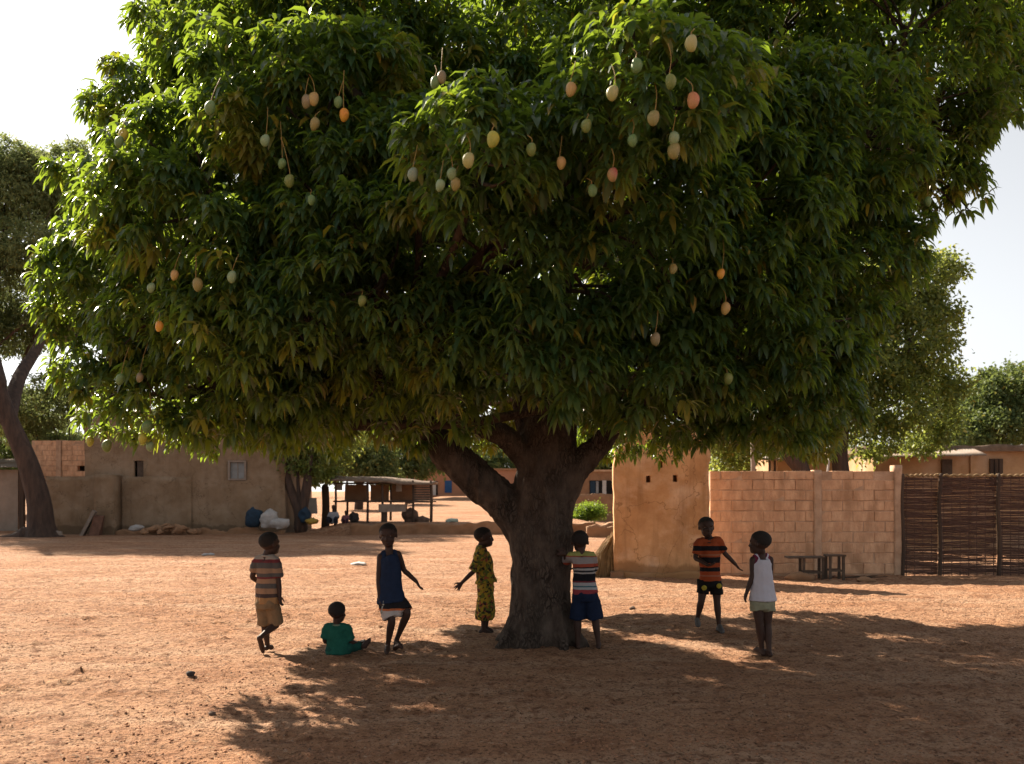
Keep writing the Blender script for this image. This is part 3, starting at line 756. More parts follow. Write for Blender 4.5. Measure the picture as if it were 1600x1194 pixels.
for z in (783.5, 755):
    for dy in (0, 1.8):
        MB().tube([(mx_(522), dy - .05, mz_(z)), (mx_(600), dy - .05, mz_(z) - .01), (mx_(675), dy - .05, mz_(z + 1))], [.035, .035, .03], 2, 6).build('rail', M['wood'], ms, True)
n = 22; mb = MB()
for i in range(n + 1):
    t = i / n; x = mx_(520) + (mx_(678) - mx_(520)) * t
    for j, (y, dz) in enumerate(((-.35, 0), (.8, .12), (2.1, .05))):
        b0 = mz_(749 + 6 * t) + dz + .06 * vnoise(np.array([[x * 1.3, y, 2.]]), 3)[0]
        mb.v.append((x, y, b0)); mb.v.append((x, y, b0 - .07))
for i in range(n):
    for j in range(2):
        a = i * 6 + j * 2; b_ = a + 6
        mb.f += [(a, b_, b_ + 2, a + 2), (a + 1, a + 3, b_ + 3, b_ + 1)]
    a = i * 6; mb.f += [(a + 1, a + 7, a + 6, a), (a + 5, a + 4, a + 10, a + 11)]
mb.f += [(0, 2, 3, 1), (2, 4, 5, 3), (n * 6 + 1, n * 6 + 3, n * 6 + 2, n * 6), (n * 6 + 3, n * 6 + 5, n * 6 + 4, n * 6 + 2)]
mb.build('roof', M['thatch_roof'], ms, True)
MB().box(mx_(524), mx_(645), .0, 1.75, mz_(785), mz_(783), .01).build('shelf', M['wood'], ms)
for k in range(7):
    z = mz_(782) + k * .093
    MB().box(mx_(647), mx_(672), -.08, -.055, z, z + .07, .004).build('slat', M['wood_grey'], ms)
for k, (a, b_) in enumerate(((527, 566), (569, 599), (604, 643))):
    MB().box(mx_(a), mx_(b_), 1.72, 1.75, mz_(783), mz_(757), .01).build('back_mat', M['mud'], ms)
for a, y in ((518.6, 760), (615, 762)):
    MB().box(mx_(a - 4), mx_(a + 5), 1.60, 1.61, mz_(y + 6), mz_(y - 6), .01).build('pinned_paper', M['white'], ms)
sgn = empty('trestle_counter', (PX(612, 37.3), 37.3, gh(PX(612, 37.3), 37.3)), 'pale box counter on one thick leg in front of stall', 'counter')
z0 = sgn.location.z
MB().box(-.5, .5, 0, .4, PZ(800, 37.3) - z0, PZ(788, 37.3) - z0, .01).build('box', M['concrete'], sgn)
MB().box(-.36, -.2, .08, .3, -.1, PZ(799.5, 37.3) - z0).build('leg', M['wood'], sgn)
sack('grey_bundle', 641, 817, 38.3, .68, .62, M['stone'], 'large grey covered bundle under the market stall', 'bundle', seed=8)
sack('grey_bundle', 659, 818, 38.2, .6, .3, M['stone'], 'flat grey heap beside the large covered bundle', 'bundle', seed=9)
sack('water_drum', 553, 817, 38.3, .36, .48, M['stone_dark'], 'dark drum beside the seated figures at the stall', 'drum', seed=10)
sack('yellow_basin', 488, 819, 36.6, .5, .24, M['yellow'], 'yellow plastic bundle at the foot of the small tree', 'bundle', seed=11)
sack('blue_bundle', 476, 817, 36.9, .42, .62, M['cloth_blue'], 'dark blue bundle leaning on the small forked tree', 'bundle', seed=12)
o = MB().box(-.16, .16, -.01, .015, -.32, .28, .03).build('hanging_shirt', M['white'], None, False, (PX(489, 38.8), 38.8, PZ(790, 38.8))); tag(o, 'pale cloth hung on the mud wall by small tree', 'cloth')
sack('green_bundle', 707, 818, 37.6, .5, .22, pmat('pale_green', (.34, .42, .36), (.24, .3, .26), 6), 'pale green bundle lying on the earth bank', 'bundle', seed=13)

# earth bank
bm_ = MB(); 
rough_wall(bm_, PX(548, 36.6), PX(960, 36.6), 0, .7, -.12, .41, 90, 6, .10, .07, 31)
o = bm_.build('earth_bank', M['mud'], None, True, (0, 36.35, 0)); tag(o, 'low earth bank across the far side of the yard', 'bank', kind='structure')
# mound in far sand
o = rock('sand_mound', 722, 783, (2.4, 1.2, .42), M['mud'], 'low dark earth mound before the terracotta house', 'mound', seed=14, d=75., z=.45)

# --- terracotta house far behind
yt = 92.0; zt0 = gh(PX(700, yt), yt)
th = empty('house', (PX(700, yt), yt, zt0), 'far flat-roofed terracotta house with blue and white doorways', 'house'); ox = th.location.x
tw = MB().box(PX(626, yt) - ox, PX(830, yt) - ox, 0, 6, -.3, PZ(735, yt) - zt0, .0).build('wall', M['terracotta'], th)
MB().box(PX(624, yt) - ox, PX(832, yt) - ox, -.15, 6.1, PZ(735, yt) - zt0, PZ(732, yt) - zt0).build('parapet', M['mud'], th)
def panel(p0, p1, q0, q1, y, mat, name, par, o_x, o_z, dpt, th_=.05):
    return MB().box(PX(p0, dpt) - o_x, PX(p1, dpt) - o_x, y - th_, y, PZ(q1, dpt) - o_z, PZ(q0, dpt) - o_z).build(name, mat, par)
panel(673, 681, 752, 774, -.02, M['white'], 'door', th, ox, zt0, yt)
panel(681.5, 684, 752, 774, -.02, M['dark'], 'doorway', th, ox, zt0, yt)  # near-black sheet on the wall, painted shade of an open doorway
panel(695, 706, 751, 770, -.02, M['blue_bright'], 'door_curtain', th, ox, zt0, yt)
panel(742, 752, 752, 772, -.02, M['dark'], 'doorway', th, ox, zt0, yt)  # second near-black sheet, doorway shade given as colour
# purple cloth on a line
o = mesh_obj('hanging_cloth', *(lambda n: ([(x * .62, .10 * math.sin(x * 3.1 + z), -z * .62 - .12 * math.sin(x * math.pi) + (.18 * x)) for z in (0, .5, 1) for x in [i / n for i in range(n + 1)]], [(j * (n + 1) + i, j * (n + 1) + i + 1, (j + 1) * (n + 1) + i + 1, (j + 1) * (n + 1) + i) for j in range(2) for i in range(n)]))(12), M['purple'], None, True, (PX(784, 48), 48, PZ(770, 48)))
tag(o, 'purple and pink cloth hung behind the mango fork', 'cloth')
sm_ = o.modifiers.new('t', 'SOLIDIFY'); sm_.thickness = .01
for p in (783, 806):
    o = MB().tube([(0, 0, 0), (0, 0, PZ(762, 48) - .5)], [.04, .03], 1, 6).build('washing_pole', M['wood'], None, True, (PX(p, 48), 48, .45)); tag(o, 'thin pole holding the purple cloth, ' + ('beside the limb' if p < 790 else 'behind the trunk'), 'pole')

# --- compound wall and house right of trunk
yc = 49.0; zc = gh(PX(920, yc), yc)
o = rough_wall(MB(), PX(840, yc), PX(1000, yc), 0, .35, -.8, PZ(772, yc), 60, 14, .04, .04, 41).build('compound_wall', M['mud'], None, True, (0, yc, 0)); tag(o, 'brown mud compound wall behind the bright green bush', 'wall')
yr = 62.0; zr0 = gh(PX(925, yr), yr)
rh = empty('house', (PX(925, yr), yr, zr0), 'brown mud house with curtained dark doorway beyond the compound wall', 'house'); ox = rh.location.x
MB().box(PX(850, yr) - ox, PX(1010, yr) - ox, 0, 5, -.4, PZ(737, yr) - zr0).build('wall', M['mud'], rh)
MB().box(PX(848, yr) - ox, PX(1012, yr) - ox, -.12, 5.1, PZ(737, yr) - zr0, PZ(734, yr) - zr0).build('parapet', M['plaster_tan'], rh)
panel(921, 957, 751, 773, -.02, M['dark'], 'doorway', rh, ox, zr0, yr)  # flat black sheet painting the shade behind the curtains
panel(922, 930, 752, 771, -.08, M['cloth_blue'], 'blue_curtain', rh, ox, zr0, yr)
panel(941, 947, 751, 772, -.08, M['white'], 'white_curtain', rh, ox, zr0, yr)
panel(931, 935, 752, 771, -.08, M['metal_grey'], 'grey_curtain', rh, ox, zr0, yr)
o = rough_wall(MB(), PX(917, 34), PX(975, 34), 0, .3, -.1, PZ(822, 34), 16, 5, .03, .04, 43).build('low_wall', M['mud'], None, True, (0, 34, 0)); tag(o, 'knee-high mud wall stub in front of the green bush', 'wall')

# --- houses behind the block wall
yq = 27.0
qh = empty('house', (PX(1500, yq), yq, 0), 'long tan house with mat roof edge behind the wicker fence', 'house'); ox = qh.location.x
q0, q1 = PX(1365, yq) - ox, PX(1720, yq) - ox
MB().box(q0, q1, 0, 4, -.1, PZ(705, yq)).build('wall', M['plaster_tan'], qh)
corr = MB(); 
rough_wall(corr, q0 - .1, q1, -.3, 4.2, PZ(706, yq), PZ(697, yq), 60, 2, .04, .05, 51); corr.build('roof', M['thatch_roof'], qh, True)
for k, (a, b_, za, zb) in enumerate(((1352, 1408, 716, 711), (1404, 1450, 714, 708), (1446, 1512, 713, 702))):
    o = corrugated(PX(a, yq) - ox, PX(b_, yq) - ox, -1.1, -.05, PZ(za, yq), PZ(zb, yq) + .05, seed=k + 4).build('tin_sheet', M['tin'], qh, True)
    s_ = o.modifiers.new('t', 'SOLIDIFY'); s_.thickness = .012
sh1 = panel(1545, 1565, 717, 760, -.03, M['wood'], 'shutter', qh, ox, 0, yq)
for a in (1551.5, 1558.5): panel(a - .5, a + .5, 717, 760, -.08, M['dark'], 'gap_shade', sh1, ox, 0, yq, .012)  # black strips paint the shade between the slats
panel(1470, 1486, 718, 770, -.03, M['wood_grey'], 'door', qh, ox, 0, yq)
MB().box(PX(1515, yq) - ox, PX(1519, yq) - ox, -.06, -.01, 0, PZ(706, yq)).build('pilaster', M['plaster_tan'], qh)
yv = 25.0
vh = empty('shed', (PX(1215, yv), yv, 0), 'small tan shed with ragged tin awning behind the block wall', 'shed'); ox = vh.location.x
MB().box(PX(1218, yv) - ox, PX(1330, yv) - ox, .2, 3, -.1, PZ(714, yv)).build('wall', M['plaster_tan'], vh)
panel(1257, 1264, 724, 745, .18, M['dark'], 'opening', vh, ox, 0, yv)  # black sheet on the shed wall, interior shade as colour
o = corrugated(PX(1182, yv) - ox, PX(1232, yv) - ox, -.6, 1.2, PZ(720, yv), PZ(711, yv), seed=9).build('awning', M['tin'], vh, True); s_ = o.modifiers.new('t', 'SOLIDIFY'); s_.thickness = .012
for p in (1196, 1204): MB().tube([(PX(p, yv) - ox, -.4, 0), (PX(p, yv) - ox, -.4, PZ(714, yv))], [.035, .03], 1, 6).build('post', M['wood_grey'], vh, True)
o = MB().tube([(0, 0, 0), (.02, 0, 1.5), (0, 0, PZ(688, 22))], [.06, .055, .05], 2, 8).build('pole', M['concrete'], None, True, (PX(1176, 22), 22, 0)); tag(o, 'pale upright pole behind the block wall near plastered wall', 'pole')
o = MB().tube([(0, 0, 0), (PX(1302, 21) - PX(1280, 21), 0, PZ(686, 21))], [.03, .022], 1, 7).build('pole', M['sack_white'], None, True, (PX(1277, 21), 21, 0)); tag(o, 'thin slanting white pole rising behind the block wall', 'pole')
# ------------------------------------------------------------------ foliage
UP = np.array([0, 0, 1.0])
def unit(a): return a / (np.linalg.norm(a, axis=-1, keepdims=True) + 1e-9)
LEAF_T = np.array([0, .30, .66, 1.0]); LEAF_W = np.array([.0, 1.0, .80, 0.0])
def leaf_geometry(p, d0, L, W, droop, roll):
    """curved, keel-folded leaves: 8 vertices and 6 faces each (p, d0: N x 3)"""
    n = len(p); pts = [p]; dirs = [unit(d0)]
    cur = p.copy(); last = 0
    for t in LEAF_T[1:]:
        tm = (t + last) / 2
        dm = unit(d0 + droop[:, None] * tm * -UP)
        cur = cur + dm * (L * (t - last))[:, None]; pts.append(cur); dirs.append(unit(d0 + droop[:, None] * t * -UP)); last = t
    side = np.cross(d0, UP); bad = np.linalg.norm(side, axis=1) < .15
    side[bad] = np.cross(d0[bad], np.array([1., 0, 0])); side = unit(side)
    nrm = unit(np.cross(side, unit(d0)))
    side = unit(side * np.cos(roll)[:, None] + nrm * np.sin(roll)[:, None])
    V = np.empty((n, 8, 3)); V[:, 0] = pts[0]; V[:, 7] = pts[3]
    for k, i in ((1, 1), (2, 4)):
        nk = unit(np.cross(side, dirs[k])); w = (W * LEAF_W[k] / 2)[:, None]
        V[:, i] = pts[k] - side * w + nk * w * .35
        V[:, i + 1] = pts[k]
        V[:, i + 2] = pts[k] + side * w + nk * w * .35
    return V
LEAF_TRI = np.array([[0, 1, 2], [0, 2, 3], [1, 4, 5], [1, 5, 2], [2, 5, 6], [2, 6, 3], [4, 7, 5], [5, 7, 6]])
def leaf_mesh(name, V, tint, mat, parent=None):
    n = len(V)
    f = (LEAF_TRI[None] + (np.arange(n) * 8)[:, None, None]).reshape(-1, 3)
    o = mesh_obj(name, V.reshape(-1, 3), f, mat, parent, True)
    at = o.data.attributes.new('tint', 'FLOAT_COLOR', 'POINT')
    c = np.zeros((n, 8, 4), np.float32); c[:, :, 0] = tint[:, 0:1]; c[:, :, 1] = tint[:, 1:2]; c[:, :, 3] = 1
    at.data.foreach_set('color', c.ravel())
    return o
def fib_sphere(n, r):
    i = np.arange(n) + .5; ph = np.arccos(1 - 2 * i / n); th = math.pi * (1 + 5 ** .5) * i + r.uniform(0, 6.28)
    return np.stack([np.cos(th) * np.sin(ph), np.sin(th) * np.sin(ph), np.cos(ph)], 1)

# ------------------------------------------------------------------ the mango tree
DT = 10.5
tree = empty('mango_tree', (PX(845, DT), DT, 0), 'huge spreading mango tree with thick forked trunk and drooping fruit', 'tree')
T0 = np.array([PX(845, DT), DT, 0.])
def TP(px, py, d=DT): return P(px, py, d) - T0
S = F / DT
mb = MB()
def limb(lst, sub=4, n=16):
    mb.tube([TP(a, b, c) for a, b, c, r in lst], [r / (F / c) for a, b, c, r in lst], sub, n)
limb([(842, 1016, DT, 66), (842, 1000, DT, 58), (843, 978, DT, 51), (844, 935, DT, 47), (845, 880, DT, 46), (845, 830, DT, 50), (846, 795, DT, 50), (850, 750, DT, 47), (854, 710, DT, 46), (858, 670, DT, 43), (862, 610, DT + .1, 34)])
limb([(838, 850, DT, 36), (812, 815, DT, 33), (780, 780, DT - .02, 32), (738, 742, DT - .08, 31), (695, 704, DT - .15, 28), (655, 660, DT - .25, 24), (590, 590, DT - .4, 18), (500, 500, DT - .5, 13), (400, 400, DT - .5, 8)])
limb([(850, 760, DT, 30), (822, 715, DT - .1, 23), (785, 682, DT - .25, 17), (735, 662, DT - .5, 14), (670, 625, DT - .9, 11), (600, 560, DT - 1.5, 8)])
limb([(858, 830, DT, 36), (880, 775, DT, 26), (898, 738, DT - .02, 22), (932, 698, DT - .06, 18), (972, 655, DT - .15, 15), (1060, 580, DT - .3, 12), (1200, 470, DT - .4, 8), (1330, 330, DT - .3, 5)])
limb([(845, 720, DT, 32), (826, 640, DT + .2, 25), (800, 540, DT + .4, 18), (740, 380, DT + .6, 12), (690, 200, DT + .6, 8)])
limb([(866, 700, DT, 32), (890, 610, DT - .1, 25), (930, 500, DT - .2, 17), (1010, 340, DT - .3, 11), (1080, 200, DT - .4, 7)])
limb([(862, 660, DT, 28), (868, 560, DT + .6, 22), (880, 400, DT + 1.2, 15), (900, 200, DT + 1.6, 9)])
# buttress roots
for a, ln in ((-2.6, .47), (-1.9, .42), (-1.1, .46), (-.45, .47), (.5, .42), (1.6, .42), (2.6, .47)):
    ca, sa = math.cos(a), math.sin(a)
    mb.tube([(ca * .2, sa * .2, .5), (ca * .30, sa * .30, .20), (ca * ln, sa * ln, .0), (ca * (ln + .12), sa * (ln + .12), -.10)], [.13, .11, .08, .04], 3, 8)
def bark_disp(v, n):
    ang = np.arctan2(v[:, 1], v[:, 0])
    flute = np.sin(ang * 5 + 1.2 * vnoise(np.stack([v[:, 2] * .8, v[:, 2] * 0, v[:, 2] * 0], 1), 3)) * .02 * np.clip(1.6 - v[:, 2], 0, 1)
    r1 = -np.abs(vnoise(v * np.array([10, 10, 2.0]), 21)) * .030 + vnoise(v * np.array([26, 26, 7.]), 22) * .013 + vnoise(v * 3.0, 23) * .02
    return flute + r1
trunk = remeshed(mb, 'trunk', M['bark'], tree, .016, 2, bark_disp)

# lobes of the crown: (px, py, d, radius)
LOB = [(345, 60, 10.5, .82), (285, 215, 10, .84), (225, 330, 9.8, .80), (190, 458, 9.6, .74), (225, 572, 9.5, .68), (190, 600, 9.6, .45), (280, 620, 9.3, .42), (330, 597, 9.0, .55), (450, 597, 9.2, .58), (585, 588, 9.0, .55),
       (335, 330, 8.3, .95), (425, 480, 8.1, .78), (480, 180, 8.1, .95), (600, 430, 7.8, .78), (715, 530, 7.9, .52), (850, 545, 7.7, .5), (770, 360, 7.4, .78),
       (1010, 160, 6.35, .56), (762, 235, 6.35, .40), (930, 190, 6.5, .34), (985, 330, 7.5, .75), (1010, 560, 8.2, .58), (1130, 575, 8.7, .62), (1140, 330, 7.9, .78), (1240, 490, 8.5, .78), (1235, 600, 9.4, .52),
       (1280, 200, 8.3, .9), (1395, 180, 9.5, .9), (1495, 110, 10, .72), (1430, 275, 9.8, .5), (1325, 395, 9.0, .56), (1460, 10, 10.2, .85), (1400, 60, 9.6, .7), (1445, 180, 9.7, .55), (1525, 60, 9.9, .5),
       (640, 138, 9.0, .80), (860, 128, 9.1, .82), (1180, 90, 9.0, .9), (480, 10, 9.1, .9), (1275, 540, 10, .6), (900, 430, 7.7, .6), (640, 270, 7.9, .7), (1130, 180, 7.8, .6),
       (300, 470, 8.8, .7), (520, 330, 8.0, .7), (1130, 460, 8.1, .6), (190, 625, 9.8, .38), (1190, 640, 9.6, .42), (1060, 640, 9.2, .36), (470, 640, 9.9, .42), (620, 640, 10.2, .4), (280, 645, 9.9, .42), (960, 610, 9.2, .4), (690, 600, 9.0, .4)]
lob = [(P(a, b, c), r, 1.0) for a, b, c, r in LOB]
rr = np.random.default_rng(11)
LL = np.array([[-200, 235], [60, 230], [130, 200], [220, 155], [300, 105], [470, 85], [560, 120], [720, 140]], float)
RL = np.array([[-200, 1700], [60, 1640], [180, 1585], [230, 1525], [290, 1495], [350, 1425], [400, 1380], [450, 1340], [720, 1320]], float)
for z, rad, n, r in ((2.75, 4.2, 12, .78), (3.6, 4.35, 14, .95), (4.8, 4.2, 14, 1.0), (5.7, 3.4, 11, .95), (6.15, 2.2, 8, .85), (6.3, .8, 3, .8), (4.6, 2.6, 7, .9), (3.15, 3.1, 9, .72), (3.7, 1.9, 5, .7)):
    for k in range(n):
        a = 2 * math.pi * (k + .5 * rr.random()) / n
        c = np.array([T0[0] + .2 + rad * 1.08 * math.cos(a), DT + rad * math.sin(a), z + rr.uniform(-.2, .2)])
        if c[2] < 5.3 and c[1] < DT + .6 and rad > 3: continue        # the near side is laid out above
        if c[1] < 8.0: continue
        pxx = 800 + F * c[0] / c[1]; pyy = HOR - F * (c[2] - CAMH) / c[1]; rp = r * F / c[1]
        lo = max(np.interp(q, LL[:, 0], LL[:, 1]) for q in (pyy - rp * .7, pyy, pyy + rp * .7)); hi = min(np.interp(q, RL[:, 0], RL[:, 1]) for q in (pyy - rp * .7, pyy, pyy + rp * .7))
        pxx = min(max(pxx, lo + rp * 1.08), hi - rp * 1.08); c[0] = (pxx - 800) / F * c[1]
        lob.append((c, r * rr.uniform(.92, 1.05), (.66 if z > 4.5 else .85)))
LC = np.array([l[0] for l in lob]); LR = np.array([l[1] for l in lob])
wp, wnm, wq = [], [], []
centre = T0 + np.array([0, 0, 4.0])
SQ = np.array([1, 1, .88])
def outside(p, i, lim):
    dd = np.linalg.norm((p[:, None] - LC[None]) / SQ, axis=2) / LR[None]; dd[:, i] = 9
    return dd.min(1) > lim
for i, (c, r, dens) in enumerate(lob):
    # sprays: small domed tufts standing out from the lobe, with hollows between them
    sp = .40 / math.sqrt(dens)
    n = max(7, int(4 * math.pi * r * r / sp ** 2)); q = unit(fib_sphere(n, rr) + rr.normal(0, .16, (n, 3)))
    tc = c + q * r * SQ * (.78 + rr.normal(0, .08, (n, 1)))
    kp = outside(tc, i, .78) & (((q * unit(c - centre)).sum(1) > -.5) | (rr.random(n) < .25)) & ~((q[:, 2] < -.75) & (rr.random(n) < .5))
    if dens == 1.0: kp &= vnoise(tc * 1.15 + 3.7, 55) > -.36          # hollows between the near boughs
    for t_, q_ in zip(tc[kp], q[kp]):
        tr_ = rr.uniform(.16, .28) * (1.15 if dens < 1 else 1); m = rr.integers(8, 14)
        ax_ = unit(q_ * .8 + UP * .65); g = unit(rr.normal(0, 1, (m * 3, 3))); g = g[(g * ax_).sum(1) > -.1][:m]
        wp.append(t_ + g * tr_ * np.array([1.15, 1.15, .8])); wnm.append(unit(g + q_ * .5)); wq.append(np.full(len(g), i))
    n = max(8, int(4 * math.pi * (r * .7) ** 2 / .18)); q = fib_sphere(n, rr)
    p = c + q * r * .68 * SQ * (1 + rr.normal(0, .1, (n, 1))); kp = outside(p, i, .55)
    wp.append(p[kp]); wnm.append(q[kp]); wq.append(np.full(kp.sum(), i))
WP = np.concatenate(wp); WN = np.concatenate(wnm); WQ = np.concatenate(wq)
keep = WP[:, 2] > 1.95 + .15 * rr.random(len(WP)); WP, WN, WQ = WP[keep], WN[keep], WQ[keep]
nw = len(WP)
cnt = rr.integers(9, 14, nw)
wi = np.repeat(np.arange(nw), cnt); nl = len(wi); print('WHORLS', nw, 'LEAVES', nl)
k_in = np.concatenate([np.arange(c) for c in cnt])
axis = unit(WN * .75 + UP * .75 + rr.normal(0, .15, (nw, 3)))
ax = axis[wi]
e1 = unit(np.cross(ax, np.array([.31, .17, .93]) + rr.normal(0, .01, 3))); e2 = np.cross(ax, e1)
az = k_in * 2.39996 + rr.uniform(0, 6.28, nw)[wi] + rr.normal(0, .2, nl)
el = np.radians(58 - 72 * (k_in / cnt[wi]) + rr.normal(0, 10, nl))
d0 = unit(ax * np.sin(el)[:, None] + (e1 * np.cos(az)[:, None] + e2 * np.sin(az)[:, None]) * np.cos(el)[:, None])
wscale = rr.uniform(.85, 1.15, nw)[wi]
Ln = rr.uniform(.115, .19, nl) * wscale; Wd = Ln * rr.uniform(.24, .31, nl)
droop = rr.uniform(1.2, 2.8, nl); roll = rr.normal(0, .35, nl)
base = WP[wi] + ax * (-.07 * (k_in / cnt[wi]))[:, None] + rr.normal(0, .008, (nl, 3))
tint = np.zeros((nl, 2)); tint[:, 0] = np.clip(rr.normal(.4, .25, nl) + .25 * rr.normal(0, 1, nw)[wi], 0, 1)
young = ((rr.random(nw) < .04) | (vnoise(WP * 1.4, 77) > .62))[wi]
tint[:, 1] = np.where(young, rr.uniform(.15, .6, nl), np.where(rr.random(nl) < .02, rr.uniform(.3, .9, nl), rr.uniform(0, .08, nl)))
V = leaf_geometry(base, d0, Ln, Wd, droop, roll)
# the 300 leaves that show largest, each its own part
mid = V[:, 2]; dist = np.linalg.norm(mid - np.array([0, 0, CAMH]), axis=1)
pxm = 800 + F * mid[:, 0] / mid[:, 1]; pym = HOR - F * (mid[:, 2] - CAMH) / mid[:, 1]
vis = (pxm > 10) & (pxm < 1590) & (pym > 5) & (pym < 760)
proj = np.stack([F * (V[:, 7, 0] / V[:, 7, 1] - V[:, 0, 0] / V[:, 0, 1]), F * (V[:, 7, 2] - V[:, 0, 2]) / mid[:, 1]], 1)
plen = np.linalg.norm(proj, axis=1)
cell = (pxm // 14).astype(int) * 1000 + (pym // 14).astype(int)
order = np.argsort(dist); seen = {}; front = []
for i in order:
    if not vis[i]: continue
    if cell[i] in seen: continue
    seen[cell[i]] = i; front.append(i)
front = np.array(front); front = front[np.argsort(-plen[front])][:300]
single = np.zeros(nl, bool); single[front] = True
crown = leaf_mesh('crown', V[~single] - T0, tint[~single], M['leaf'], tree); crown['kind'] = 'stuff'
for i in front:
    o = leaf_mesh('leaf', (V[i] - base[i])[None], tint[i:i + 1], M['leaf'], tree); o.location = Vector(base[i] - T0)
# boughs that carry the lobes
forks = [TP(500, 500, DT - .5), TP(590, 590, DT - .4), TP(400, 400, DT - .5), TP(735, 662, DT - .5), TP(600, 560, DT - 1.5), TP(1060, 580, DT - .3), TP(1200, 470, DT - .4), TP(1330, 330, DT - .3), TP(740, 380, DT + .6), TP(690, 200, DT + .6), TP(930, 500, DT - .2), TP(1010, 340, DT - .3), TP(1080, 200, DT - .4), TP(880, 400, DT + 1.2), TP(900, 200, DT + 1.6), TP(862, 610, DT + .1)]
for i, (c, r, dens) in enumerate(lob):
    e = c - T0; f0 = min(forks, key=lambda q: np.linalg.norm(q - e) + (2 if q[2] > e[2] + .3 else 0))
    m_ = (f0 + e) / 2 + np.array([rr.uniform(-.2, .2), rr.uniform(-.2, .2), rr.uniform(-.1, .25)])
    b_ = MB(); b_.tube([f0, m_, e], [.055, .04, .018], 5, 7)
    for k in range(5):
        w_ = WP[WQ == i]
        if len(w_) == 0: continue
        g = w_[rr.integers(len(w_))] - T0
        b_.tube([e + (m_ - e) * rr.uniform(0, .3), (e + g) / 2 + rr.normal(0, .05, 3), g], [.018, .012, .006], 3, 5)
    b_.build('branch', M['bark'], tree, True)
MB().tube([TP(540, 130, 8.2), TP(575, 162, 8.0), TP(612, 180, 7.85), TP(655, 200, 7.9), TP(720, 260, 8.4), TP(780, 380, 9.4)], [.03, .04, .042, .045, .05, .055], 4, 9).build('branch', M['bark'], tree, True)

# ------------------------------------------------------------------ mangoes
def mango_mat(name, c1, c2):
    m, nt, b = new_mat(name); L = nt.links
    tc = N(nt, 'ShaderNodeTexCoord'); s = N(nt, 'ShaderNodeSeparateXYZ'); L.new(tc.outputs['Object'], s.inputs[0])
    n = N(nt, 'ShaderNodeTexNoise'); n.inputs['Scale'].default_value = 14; L.new(tc.outputs['Object'], n.inputs['Vector'])
    a = N(nt, 'ShaderNodeMath', operation='MULTIPLY_ADD'); L.new(s.outputs[0], a.inputs[0]); a.inputs[1].default_value = 6.; L.new(n.outputs[0], a.inputs[2])
    a2 = N(nt, 'ShaderNodeMath', operation='MULTIPLY_ADD'); L.new(s.outputs[2], a2.inputs[0]); a2.inputs[1].default_value = 7.; L.new(a.outputs[0], a2.inputs[2])
    mr = N(nt, 'ShaderNodeMapRange'); mr.inputs[1].default_value = .2; mr.inputs[2].default_value = .9; L.new(a2.outputs[0], mr.inputs[0])
    x = N(nt, 'ShaderNodeMix', data_type='RGBA'); x.inputs[6].default_value = c4(c2); x.inputs[7].default_value = c4(c1); L.new(mr.outputs[0], x.inputs[0])
    sp = N(nt, 'ShaderNodeTexNoise'); sp.inputs['Scale'].default_value = 160; L.new(tc.outputs['Object'], sp.inputs['Vector'])
    m2 = N(nt, 'ShaderNodeMapRange'); m2.inputs[1].default_value = .62; m2.inputs[2].default_value = .72; m2.inputs[4].default_value = .45; L.new(sp.outputs[0], m2.inputs[0])
    y = N(nt, 'ShaderNodeMix', data_type='RGBA'); L.new(m2.outputs[0], y.inputs[0]); L.new(x.outputs[2], y.inputs[6]); y.inputs[7].default_value = (.5, .42, .25, 1)
    L.new(y.outputs[2], b.inputs['Base Color']); b.inputs['Roughness'].default_value = .5; b.inputs['Specular IOR Level'].default_value = .35
    b.inputs['Subsurface Weight'].default_value = .0
    return m
MC = {'green': ((0.211, 0.330, 0.117), (0.140, 0.260, 0.081)), 'olive': ((0.281, 0.310, 0.081), (0.170, 0.240, 0.054)), 'pale': ((0.336, 0.440, 0.237), (0.240, 0.360, 0.162)), 'cream': ((0.570, 0.500, 0.212), (0.437, 0.450, 0.153)),
      'peach': ((0.651, 0.380, 0.136), (0.525, 0.399, 0.136)), 'orange': ((0.897, 0.352, 0.045), (0.713, 0.418, 0.054)), 'tan': ((0.396, 0.304, 0.102), (0.297, 0.284, 0.093)), 'pink': ((0.638, 0.170, 0.135), (0.440, 0.306, 0.126)),
      'rosy': ((0.342, 0.258, 0.145), (0.261, 0.248, 0.119)), 'grey': ((0.306, 0.360, 0.257), (0.238, 0.310, 0.190)), 'yellow': ((0.580, 0.504, 0.064), (0.380, 0.420, 0.064)), 'coral': ((0.770, 0.266, 0.119), (0.528, 0.294, 0.119))}
MM = {k: mango_mat(k + '_mango', *[tuple(.60 * q for q in c_) for c_ in v]) for k, v in MC.items()}
def mango_mesh(seed):
    mb = MB().ell((0, 0, 0), (.041, .037, .056), None, 18, 13)
    v = np.array(mb.v); z = v[:, 2] / .056
    v[:, 0] += .007 * (1 - z ** 2) * (1 if seed % 2 else -1) + .004 * z
    v[:, :2] *= (1 + .10 * z)[:, None]
    return v, mb.f
mango_me = {}
for k in MM:
    for s in (0, 1):
        v, f = mango_mesh(s); o_ = mesh_obj('mango', v, f, MM[k], None, True); mango_me[(k, s)] = o_.data; bpy.data.objects.remove(o_)
